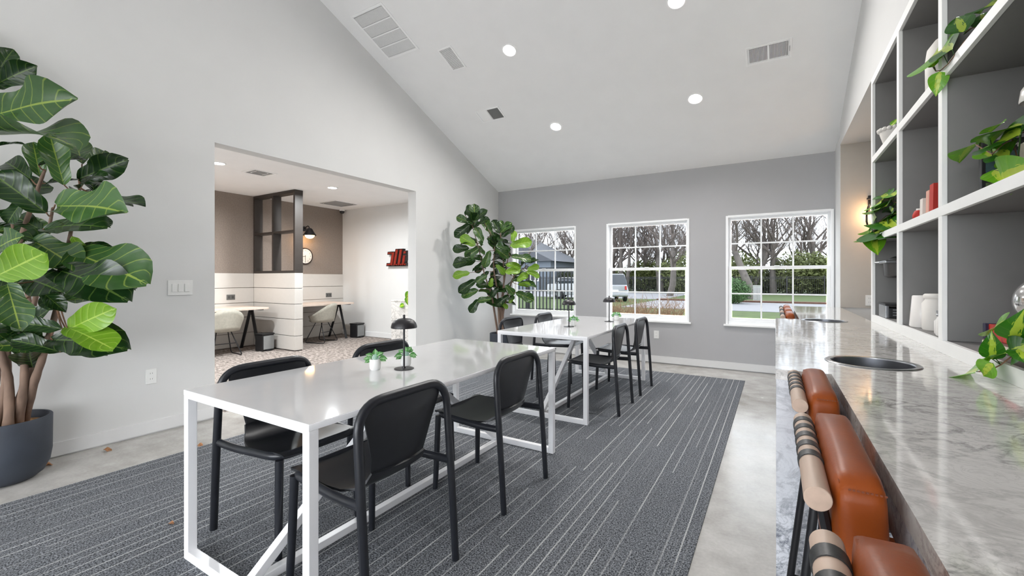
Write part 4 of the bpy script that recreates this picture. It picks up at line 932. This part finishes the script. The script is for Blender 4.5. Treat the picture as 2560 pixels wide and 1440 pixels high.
# ------------------------------------------------------------------ fiddle-leaf figs
FIGM = [leaf_mesh('leaf', FIG, 'fig_dark', 16, 5, .3, .16, .045, s) for s in range(4)] + [leaf_mesh('leaf', FIG, 'fig_mid', 16, 5, .3, .14, .045, s + 20) for s in range(3)] + [leaf_mesh('leaf', FIG, 'fig_lime', 16, 5, .2, .14, .03, s + 40) for s in range(2)]
def fig_tree(label, loc, potprof, trunks, leaves, fill, w0, seed, soil_z, soil_r, tr):
    rr = random.Random(seed); o = thing('fiddle_leaf_fig', label, 'potted plant', loc); Lc = Vector(loc)
    MB().lathe(potprof, n=48).build('pot', 'pot_charcoal', o, True, 40)
    MB().lathe([(0, soil_z - .01), (soil_r, soil_z - .01), (soil_r, soil_z), (0, soil_z + .012)], n=32).build('bark_mulch', 'soil_chips', o, True)
    pts = []
    for path in trunks:
        P = [Vector(p) for p in path]; n = len(P)
        sm = []
        for i in range(n - 1):
            p0, p1, p2, p3 = P[max(i - 1, 0)], P[i], P[i + 1], P[min(i + 2, n - 1)]
            for k in range(6):
                t = k / 6; sm.append(.5 * ((2 * p1) + (p2 - p0) * t + (2 * p0 - 5 * p1 + 4 * p2 - p3) * t * t + (3 * p1 - p0 - 3 * p2 + p3) * t ** 3))
        sm.append(P[-1]); N = len(sm); pts += sm[N // 3:]
        MB().tube([p - Lc for p in sm], [tr * (1 - .72 * i / (N - 1)) * (1 + .06 * math.sin(i * 1.9)) for i in range(N)], 9).build('trunk', 'bark', o, True, 60)
    lv = list(leaves)
    for k in range(fill):
        p = rr.choice(pts) + Vector((rr.uniform(-.05, .05), rr.uniform(-.05, .05), rr.uniform(0, .1))); a = rr.uniform(0, 2 * PI); d = Vector((math.cos(a), math.sin(a), rr.uniform(-.1, .9))).normalized(); L_ = rr.uniform(.2, .3)
        t = p + d * L_
        if t.x < XW + .14: t.x = XW + .15
        lv.append((p, t, rr.choice((0, 1, 2, 3, 0, 1, 4, 5)), rr.uniform(.1, .7)))
    st = []
    for (b, t, kind, f) in lv:
        b = Vector(b); t = Vector(t)
        for q in (b, t):
            if q.x < XW + .12: q.x = XW + .12
        to = (CP - b).normalized(); up = to * f + Vector((rr.uniform(-.2, .2), rr.uniform(-.2, .2), 1)) * (1 - f)
        place_leaf(FIGM[kind], o, b, t, up, 'leaf', rr.uniform(.78, 1.08), rr.uniform(.8, 1.4))
        q = min(pts, key=lambda p: (p - b).length)
        if (q - b).length > .01: MB().tube([q - Lc, (q + b) / 2 - Lc - Vector((0, 0, .01)), b - Lc], [.006, .004, .0035], 5).build('leaf_stalk', 'bark_thin', o, True)
W1 = 2.68
def LW(w0, lst): return [(onw(a, b, w0 + dw), onw(c, d, w0 + dw + dt), k, f) for (a, b, c, d, k, f, dw, dt) in lst]
P1 = (-4.045, .685, 0)
leaves1 = LW(W1, [(-15, 285, 152, 236, 4, .75, -.1, -.1), (-20, 215, 80, 165, 0, .8, 0, 0), (-15, 287, 66, 283, 0, .1, 0, 0), (-20, 332, 172, 316, 5, .28, -.1, -.15), (-10, 365, 58, 352, 0, .2, 0, .05), (78, 448, 2, 392, 1, .85, .05, 0), (100, 442, 82, 352, 4, .9, 0, -.02),
    (160, 462, 124, 335, 5, .95, -.12, -.1), (196, 448, 303, 402, 1, .9, .05, 0), (205, 410, 188, 344, 6, .8, .1, .1), (225, 425, 262, 370, 4, .7, .12, .1), (116, 532, -25, 428, 0, .95, -.15, -.15), (138, 512, 282, 508, 4, .75, -.18, -.15), (235, 492, 360, 500, 0, .3, 0, .05), (235, 480, 225, 430, 2, .6, .1, .1),
    (108, 572, 245, 548, 1, .6, -.1, -.1), (190, 560, 274, 556, 2, .4, .05, .05), (108, 578, 32, 535, 1, .8, 0, 0), (-8, 690, 92, 640, 8, .95, -.35, -.1), (-10, 620, 40, 590, 4, .8, -.3, -.1), (85, 606, 184, 652, 6, .8, -.15, -.1), (178, 628, 348, 692, 5, .8, -.15, -.15), (205, 612, 364, 641, 0, .22, 0, .05),
    (140, 672, 294, 722, 1, .75, -.25, -.1), (220, 655, 338, 702, 3, .4, -.05, 0), (55, 692, 138, 716, 0, .8, -.2, -.1), (18, 712, 48, 812, 6, .95, -.4, -.1), (145, 758, 268, 728, 6, .45, -.1, -.05), (155, 822, 15, 800, 1, .85, -.25, -.1), (166, 826, 268, 776, 7, .9, -.25, -.08), (168, 822, 277, 848, 8, .55, -.28, -.08),
    (128, 848, 288, 852, 1, .7, -.15, -.1), (150, 880, 25, 842, 2, .7, -.15, -.1), (120, 640, 60, 690, 2, .7, -.2, 0), (180, 590, 215, 640, 7, .7, -.1, 0), (90, 720, 160, 770, 2, .7, -.15, 0), (60, 500, 10, 560, 2, .7, -.1, 0), (150, 700, 120, 780, 3, .8, -.1, 0), (30, 760, -40, 820, 3, .7, -.2, 0),
    (-40, 420, -120, 380, 0, .7, 0, 0), (-40, 520, -140, 520, 4, .6, -.1, 0), (-60, 640, -160, 660, 0, .7, -.1, 0), (-60, 300, -160, 250, 5, .6, 0, 0), (-40, 760, -130, 800, 1, .7, -.1, 0), (-30, 170, -60, 60, 4, .6, 0, 0), (-20, 200, 30, 120, 0, .7, .05, 0)])
def T1p(lst): return [onw(u, v, W1 + dw) for (u, v, dw) in lst]
base1 = Vector(P1) + Vector((0, 0, .33))
tr1 = [[base1 + Vector(d)] + T1p(l) for d, l in (((.03, -.05, 0), [(14, 960, 0), (18, 817, 0), (40, 640, 0), (92, 480, 0), (112, 425, -.02)]), ((.08, .0, 0), [(22, 960, -.02), (0, 866, -.02), (-30, 640, 0), (-22, 320, 0), (-10, 160, 0)]), ((.02, .05, 0), [(60, 960, 0), (63, 870, 0), (98, 700, -.05), (132, 520, -.06)]),
        ((-.05, .09, 0), [(84, 960, .03), (108, 889, .03), (142, 770, 0), (165, 640, -.02), (200, 470, .05)]), ((-.06, .03, 0), [(55, 980, .05), (84, 880, .05), (70, 740, .05), (30, 560, .05)]), ((.0, -.1, 0), [(-10, 940, 0), (-35, 820, 0), (-60, 620, 0), (-50, 440, 0)]))]
fig_tree('tall fiddle-leaf fig in a charcoal pot at the left edge of the picture', P1, [(0, 0), (.10, 0), (.135, .006), (.17, .035), (.195, .09), (.205, .16), (.207, .375), (.203, .38), (.192, .38), (.19, .32), (0, .32)], tr1, leaves1, 44, W1, 4, .33, .188, .026)
W2 = 6.45
def Z5(lst): return LW(W2, [(1100 + a / 3.429, 480 + b / 3.429, 1100 + c / 3.429, 480 + d / 3.429, k, f, dw, dt) for (a, b, c, d, k, f, dw, dt) in lst])
leaves2 = Z5([(258, 262, 140, 210, 4, .8, 0, 0), (215, 200, 262, 105, 0, .5, .05, 0), (300, 268, 292, 98, 4, .8, 0, 0), (262, 275, 122, 385, 0, .8, 0, 0), (350, 262, 215, 335, 1, .5, 0, 0), (370, 425, 300, 300, 4, .85, -.1, 0), (305, 458, 172, 378, 8, .9, -.1, 0), (425, 345, 368, 205, 4, .7, 0, 0), (440, 372, 418, 275, 4, .6, 0, 0),
    (512, 355, 452, 235, 0, .8, 0, 0), (520, 350, 612, 255, 4, .7, 0, 0), (528, 385, 632, 286, 0, .7, 0, 0), (540, 330, 520, 240, 5, .7, .1, 0), (600, 462, 790, 418, 7, .85, -.1, 0), (620, 430, 640, 330, 7, .6, 0, 0), (250, 482, 105, 488, 0, .8, 0, 0), (335, 482, 212, 565, 4, .9, -.1, 0), (428, 502, 378, 648, 4, .9, -.15, 0), (305, 592, 104, 612, 1, .7, 0, 0), (470, 482, 592, 562, 5, .8, -.1, 0), (612, 552, 795, 575, 4, .6, -.1, 0),
    (748, 665, 852, 632, 8, .9, -.1, 0), (738, 680, 858, 718, 7, .6, -.1, 0), (558, 692, 690, 655, 8, .8, -.15, 0), (255, 692, 104, 718, 7, .8, -.05, 0), (312, 752, 152, 860, 0, .8, -.05, 0), (330, 840, 180, 892, 4, .7, -.05, 0), (405, 712, 305, 775, 5, .8, -.1, 0), (448, 735, 430, 815, 7, .8, -.1, 0), (658, 765, 752, 695, 7, .8, -.1, 0), (668, 792, 778, 790, 8, .8, -.12, 0), (620, 755, 835, 802, 4, .35, -.1, 0),
    (648, 862, 808, 925, 4, .85, -.1, 0), (592, 885, 472, 975, 1, .9, -.1, 0), (445, 915, 318, 932, 4, .7, -.1, 0), (335, 918, 252, 1035, 0, .8, -.05, 0), (522, 950, 585, 995, 7, .7, -.1, 0), (560, 622, 695, 632, 7, .5, -.1, 0), (480, 622, 562, 705, 7, .8, -.1, 0), (640, 900, 588, 950, 8, .8, -.1, 0), (380, 600, 300, 690, 2, .8, 0, 0), (420, 680, 350, 740, 2, .8, 0, 0), (540, 480, 600, 560, 2, .8, 0, 0), (500, 820, 430, 900, 1, .8, -.05, 0), (560, 800, 640, 880, 6, .8, -.1, 0), (400, 400, 470, 430, 2, .7, 0, 0)])
P2 = (-3.49, 5.475, 0); base2 = Vector(P2) + Vector((0, 0, .38))
def T2p(lst): return [onw(1100 + a / 3.429, 480 + b / 3.429, W2 + dw) for (a, b, dw) in lst]
tr2 = [[base2 + Vector(d)] + T2p(l) for d, l in (((-.05, 0, 0), [(470, 1050, 0), (440, 880, 0), (380, 700, 0), (330, 480, 0), (270, 270, 0)]), ((0, -.03, 0), [(505, 1050, 0), (490, 850, 0), (460, 640, 0), (465, 430, 0), (380, 270, 0)]), ((.03, .02, 0), [(530, 1050, 0), (545, 850, 0), (545, 640, 0), (520, 380, 0)]), ((.05, 0, 0), [(540, 1050, 0), (580, 880, 0), (640, 720, 0), (740, 640, 0)]), ((.0, .04, 0), [(515, 1050, 0), (560, 700, 0), (600, 480, 0)]))]
fig_tree('fiddle-leaf fig in a dark pot in the corner by the first window', P2, [(0, 0), (.11, 0), (.15, .01), (.165, .05), (.17, .14), (.17, .43), (.165, .435), (.155, .43), (.152, .37), (0, .37)], tr2, leaves2, 44, W2, 6, .38, .15, .018)
# dry leaves on the floor
def dry(label, u, v, s, rz, z=0.001):
    p = onz(u, v, z); me = leaf_mesh('dry_leaf', OVAL, 'leaf_dry', 6, 3, .6, .3, .12, int(u)); me.transform(Matrix.Translation((-.5, 0, 0)) @ Matrix.Identity(4)); me.transform(Matrix.Scale(s, 4)); o = link('dry_leaf', me); o.location = (p.x, p.y, z + s * .12); o.rotation_euler = (0, 0, rz); tag(o, label, 'leaf', 'fallen dry leaves')
dry('curled brown leaf on the concrete below the wall outlet', 270, 1127, .055, .6); dry('brown leaf lying beside the charcoal fig pot', 122, 1164, .05, 1.2); dry('tan leaf at the carpet edge behind the near table leg', 500, 1116, .05, .3); dry('tan leaf on the striped carpet left of the near table', 430, 1310, .03, 1.0, RZ + .001)
# ------------------------------------------------------------------ outdoors through the windows
GZ = -.15
struct(MB().box(-80, -70, GZ - .3, 50, 110, GZ).build('ground', 'grass'), 'grass lawn outside the windows')
struct(MB().box(-4.9, YF + WT + .3, GZ, 30, 15.6, GZ + .02).build('sidewalk', 'sidewalk'), 'pale pavement outside the end window')
struct(MB().box(-16, -22, GZ, 16, YB - .2, GZ + .02).box(1.25, YB - .2, GZ, 16, YE, GZ + .02).build('bounce_paving', 'sidewalk'), 'pale paving added behind the camera to bounce daylight')  # unseen pale paving, added to bounce daylight up to the ceiling
struct(MB().box(-6.5, 21, GZ, 40, 28.6, GZ + .015).build('road', 'asphalt'), 'grey parking road outside'); struct(MB().box(-60, 30, GZ, -6.5, 42, GZ + .012).build('parking_lot', 'asphalt'))
struct(MB().box(-6.5, 28.6, GZ, 40, 29.4, GZ + .10).build('kerb_strip', 'mulch'), 'reddish mulch strip along the road')
def fence(label, a, b, h, gap, prail):
    a = Vector(a); b = Vector(b); d = b - a; L_ = d.length; o = thing('metal_fence', label, 'fence', a); o.rotation_euler = (0, 0, math.atan2(d.y, d.x))
    n = max(1, int(L_ / 2.4))
    for k in range(n + 1): MB().box(k * L_ / n - .04, -.04, 0, k * L_ / n + .04, .04, h + .08).build('post', 'fence_black', o)
    for z in (.12, h - .15, h - .02): MB().box(0, -.015, z - .02, L_, .015, z + .02).build('rail', 'fence_black', o)
    m = MB(); k = gap
    cnt = int(L_ / gap)
    pm = MB().box(-prail, -prail, 0, prail, prail, h).mesh('picket', 'fence_black')
    for i in range(1, cnt):
        if i <= 250 and gap > .13 and L_ < 30: link('picket', pm, o, (i * gap, 0, 0))
        else: m.box(i * gap - prail, -prail, 0, i * gap + prail, prail, h)
    if m.v: tag(m.build('pickets', 'fence_black', o), kind='stuff')
fence('black picket fence close outside the window beside the fig', (-17, 14.6, GZ), (-6.3, 16.7, GZ), 1.85, .15, .022)
fence('long dark metal fence in front of the woods', (-22, 42.5, GZ), (16, 42.5, GZ), 1.55, .13, .012)
# bare trees
def grow(seed, H, r0, spread=.55, levels=5):
    rr = random.Random(seed); tk = MB(); br = MB()
    def limb(p, d, L_, r, lv):
        n = 4 if lv > 2 else 3; pts = [p]; dd = d.copy()
        for i in range(n):
            dd = (dd + Vector((rr.uniform(-1, 1), rr.uniform(-1, 1), rr.uniform(-.4, .8))) * (.16 if lv == levels else .25)).normalized(); pts.append(pts[-1] + dd * (L_ / n))
        rs = [r * (1 - .45 * i / n) for i in range(n + 1)]
        (tk if lv == levels else br).tube(pts, rs, 7 if lv == levels else (5 if lv > 2 else 3), caps=False)
        if lv <= 1: return
        for k in range(rr.randint(3, 4) if lv > 2 else rr.randint(3, 5)):
            i = rr.randint(1 if lv < levels else 2, n); q = pts[i]; a = rr.uniform(0, 2 * PI); sd = Vector((math.cos(a), math.sin(a), rr.uniform(.1, .9)))
            limb(q, (dd * (1 - spread) + sd * spread).normalized(), L_ * rr.uniform(.55, .78), rs[i] * rr.uniform(.5, .68), lv - 1)
        limb(pts[-1], dd, L_ * .65, rs[-1] * .85, lv - 1)
    limb(Vector((0, 0, -.1)), Vector((rr.uniform(-.12, .12), rr.uniform(-.1, .1), 1)).normalized(), H * .4, r0, levels)
    return tk.mesh('trunk', 'bark_grey', True, 60), br.mesh('branches', 'twig_brown', True, 60)
PROTO = [grow(s, 9.5, .24, .5, 5) for s in (3, 8, 15, 21)]
def tree(label, x, y, s, rz, k):
    t = thing('bare_tree', label, 'tree', (x, y, GZ), rz, 'bare trees outside'); t.scale = (s, s, s); link('trunk', PROTO[k][0], t); link('branches', PROTO[k][1], t)
tree('large bare tree with leaning grey trunk outside the end window', -1.3, 33.5, 1.25, .4, 1)
tree('dark bare tree outside the fence window', -18.5, 31, .95, 2.0, 0); tree('bare tree at the right of the middle window', -7.2, 36, 1.15, 1.0, 2)
rt = random.Random(12)
k = 0
for (a, b, n, wd) in ((-.13, .13, 14, 'seen through the end window'), (-.37, -.14, 16, 'seen through the middle window'), (-.64, -.4, 10, 'seen through the window beside the fig')):
    for i in range(n):
        y = rt.uniform(44, 62); x = y * (a + (b - a) * (i + rt.uniform(.1, .9)) / n); k += 1
        tree('bare grey woodland tree ' + wd, x, y, rt.uniform(.95, 1.5), rt.uniform(0, 6), k % 4)
# leafy undergrowth
def bush_mesh(name, seed, n, rx, rz_, leaf, m):
    rr = random.Random(seed); b = MB(); vs = []; fs = []
    for i in range(n):
        u = rr.uniform(-1, 1); a = rr.uniform(0, 2 * PI); r = rr.random() ** .4; s = math.sqrt(1 - u * u) * r
        p = Vector((rx * s * math.cos(a) * rr.uniform(.8, 1.1), rx * s * math.sin(a) * rr.uniform(.8, 1.1), rz_ * (1 + u * r) * rr.uniform(.85, 1.0))); d = Vector((rr.gauss(0, 1), rr.gauss(0, 1), rr.gauss(0, 1))).normalized(); e = d.orthogonal().normalized(); l = leaf * rr.uniform(.6, 1.3)
        o = len(vs); vs += [p - d * l, p + e * l * .5, p + d * l, p - e * l * .5]; fs.append((o, o + 1, o + 2, o + 3))
    me = bpy.data.meshes.new(name); me.from_pydata(vs, [], fs); me.update(); me.materials.append(M[m]); return me
SH = [bush_mesh('foliage', s, 2600, 2.2, 1.7, .13, 'shrub_leaf') for s in (1, 2, 3)]
stemm = MB()
for k_ in range(5): stemm.tube([(0, 0, -.1), (math.cos(k_ * 1.26) * .4, math.sin(k_ * 1.26) * .4, 1.2)], .03, 4)
stemm = stemm.mesh('stems', 'bark_grey')
k = 0
for (a, b, n, wd) in ((-.12, .13, 10, 'end window'), (-.36, -.15, 8, 'middle window'), (-.62, -.42, 4, 'window beside the fig')):
    for i in range(n):
        y = rt.uniform(44.5, 52); x = y * (a + (b - a) * (i + rt.uniform(.2, .8)) / n); k += 1
        t = thing('wild_shrub', 'yellow-green wild shrub of the woodland edge seen through the ' + wd, 'shrub', (x, y, GZ), rt.uniform(0, 6), 'undergrowth shrubs'); s = rt.uniform(.7, 1.25); t.scale = (s, s, s * rt.uniform(.8, 1.2)); link('foliage', SH[k % 3], t); link('stems', stemm, t)
t = thing('clipped_bush', 'round bright green bush at the left of the end window', 'bush', (-2.05, 27.0, GZ)); link('foliage', bush_mesh('foliage', 9, 5000, 1.0, .75, .06, 'bush_leaf'), t); link('stems', stemm, t)
# brown twiggy shrubs near the middle window
def twig_shrub(label, x, y, h, seed):
    rr = random.Random(seed); b = MB()
    for i in range(90):
        a = rr.uniform(0, 2 * PI); l = h * rr.uniform(.6, 1.1); e = rr.uniform(.15, .9); p = [Vector((0, 0, 0))]; d = Vector((math.cos(a) * e, math.sin(a) * e, 1)).normalized()
        for k in range(4): d = (d + Vector((rr.uniform(-.3, .3), rr.uniform(-.3, .3), -.05))).normalized(); p.append(p[-1] + d * l / 4)
        b.tube(p, [.008, .007, .005, .004, .002], 3, caps=False)
        for k in range(3): q = p[rr.randint(2, 4)]; b.tube([q, q + Vector((rr.uniform(-.2, .2), rr.uniform(-.2, .2), rr.uniform(0, .25)))], [.004, .002], 3, caps=False)
    t = thing('twig_shrub', label, 'shrub', (x, y, GZ), 0, 'leafless shrubs under the middle window'); b.build('twigs', 'twig_tan', t)
for i, (x, y, h) in enumerate([(-2.5, 9.6, .85), (-1.9, 9.3, .95), (-2.9, 11.0, .8), (-3.4, 12.4, .75), (-2.3, 11.6, .9), (-4.2, 13.2, .7)]): twig_shrub(['leafless tan shrub right behind the middle window glass', 'leafless tan shrub at the right of the middle window', 'leafless tan shrub behind the nearer two', 'leafless tan shrub at the left of the middle window', 'tall leafless tan shrub in the middle of the shrub bed', 'low leafless shrub nearest the picket fence'][i], x, y, h, 30 + i)
struct(MB().box(-5.6, 8.2, GZ, -1.2, 14.2, GZ + .03).build('shrub_bed', 'mulch'))
# cars
def car(label, x, y, rz, suv=True):
    c = thing('parked_car', label, 'car', (x, y, GZ), rz)
    def hull(secs, nm, m):
        b = MB(); n = len(secs[0]); vs = [p for s in secs for p in s]; fs = []
        for i in range(len(secs) - 1):
            for k in range(n): fs.append((i * n + k, i * n + (k + 1) % n, (i + 1) * n + (k + 1) % n, (i + 1) * n + k))
        fs += [tuple(range(n - 1, -1, -1)), tuple((len(secs) - 1) * n + k for k in range(n))]; return b.add(vs, fs).build(nm, m, c, True, 35)
    H = 1.68 if suv else 1.45
    def sec(x, w, z0, z1, t): return [(x, -w, z0), (x, -w - .03, (z0 + z1) / 2), (x, -w + t, z1), (x, w - t, z1), (x, w + .03, (z0 + z1) / 2), (x, w, z0)]
    hull([sec(-2.25, .78, .45, .95, .08), sec(-2.15, .86, .3, 1.02, .08), sec(-.5, .9, .26, 1.06, .06), sec(1.0, .9, .26, 1.02, .06), sec(2.1, .84, .3, .86, .1), sec(2.28, .74, .42, .72, .12)], 'body', 'car_white')
    xr = -2.1 if suv else -1.6
    hull([sec(xr - .03, .78, 1.0, 1.08, .05), sec(xr + .12, .76, 1.0, H - .06, .14), sec(xr + .5, .76, 1.0, H, .16), sec(.2, .76, 1.0, H - .03, .16), sec(1.05, .78, .98, 1.06, .06)], 'cabin', 'car_glass')
    hull([sec(xr + .12, .64, H - .075, H - .03, .05), sec(xr + .5, .66, H - .04, H + .015, .05), sec(.2, .66, H - .07, H - .01, .06), sec(.35, .62, H - .12, H - .07, .06)], 'roof', 'car_white')
    for s in (-1, 1):
        for xx in (xr + .15, -.35, .55): MB().tube([(xx, s * .79, 1.02), (xx + (.03 if xx < 0 else -.3), s * .66, H - .05)], .035, 6).build('pillar', 'car_white', c)
        MB().box(-2.27, s * .7 - .06, .72, -2.2, s * .7 + .06, .95, .02).build('tail_light', 'tail_red', c); MB().box(2.12, s * .6 - .14, .62, 2.24, s * .6 + .14, .74, .02).build('head_light', 'steel_brushed', c); MB().box(.75, s * .98 - .08, 1.0, .87, s * .98 + .08, 1.12, .02).build('wing_mirror', 'car_white', c)
        for xx in (-1.4, 1.4):
            w = MB().lathe([(0, -.1), (.3, -.1), (.34, -.07), (.34, .07), (.3, .1), (0, .1)], (xx, s * .82, .34), 22, 'y').build('wheel', 'tyre', c, True, 40); MB().lathe([(0, -.102), (.2, -.104), (.2, .104), (0, .102)], (xx, s * .82, .34), 14, 'y').build('rim', 'steel_brushed', w)
    MB().box(-2.29, -.26, .6, -2.24, .26, .72).build('number_plate', 'plate_white', c); MB().box(-2.32, -.85, .35, -2.15, .85, .55, .04).build('bumper', 'car_white', c)
car('white sport utility car parked outside the middle window', -9.3, 27.4, rad(118)); car('white car parked behind the picket fence', -11.6, 28.5, rad(15), False)
# grey house
o = thing('grey_house', 'grey gabled house behind the bare trees at the first window', 'building', (-27, 47, GZ))
MB().box(-6, -4, 0, 6, 4, 3.4).build('walls', 'house_siding', o); MB().prism([(-6.5, 3.3), (6.5, 3.3), (0, 6.4)], -4.4, 4.4, 'xz').build('roof', 'roof_grey', o)
for x in (-4, -1.4, 1.4, 4): wn_ = MB().box(x - .55, -4.06, 1.1, x + .55, -4.0, 2.6).build('window', 'window_vinyl', o); MB().box(x - .45, -4.08, 1.2, x + .45, -4.06, 2.5).build('pane', 'car_glass', wn_)
o = thing('utility_box', 'small pale utility cabinet on the lawn outside the end window', 'cabinet', (-.95, 30.6, GZ)); o.scale = (.5, .5, .8); MB().box(-.45, -.3, 0, .45, .3, 1.15, .03).build('body', 'box_cream', o); MB().box(-.48, -.33, 1.15, .48, .33, 1.22, .02).build('lid', 'box_cream', o); MB().box(-.38, -.32, .12, -.02, -.3, 1.05, .005).build('door', 'vent_grey', o); MB().box(.02, -.32, .12, .38, -.3, 1.05, .005).build('door', 'vent_grey', o)
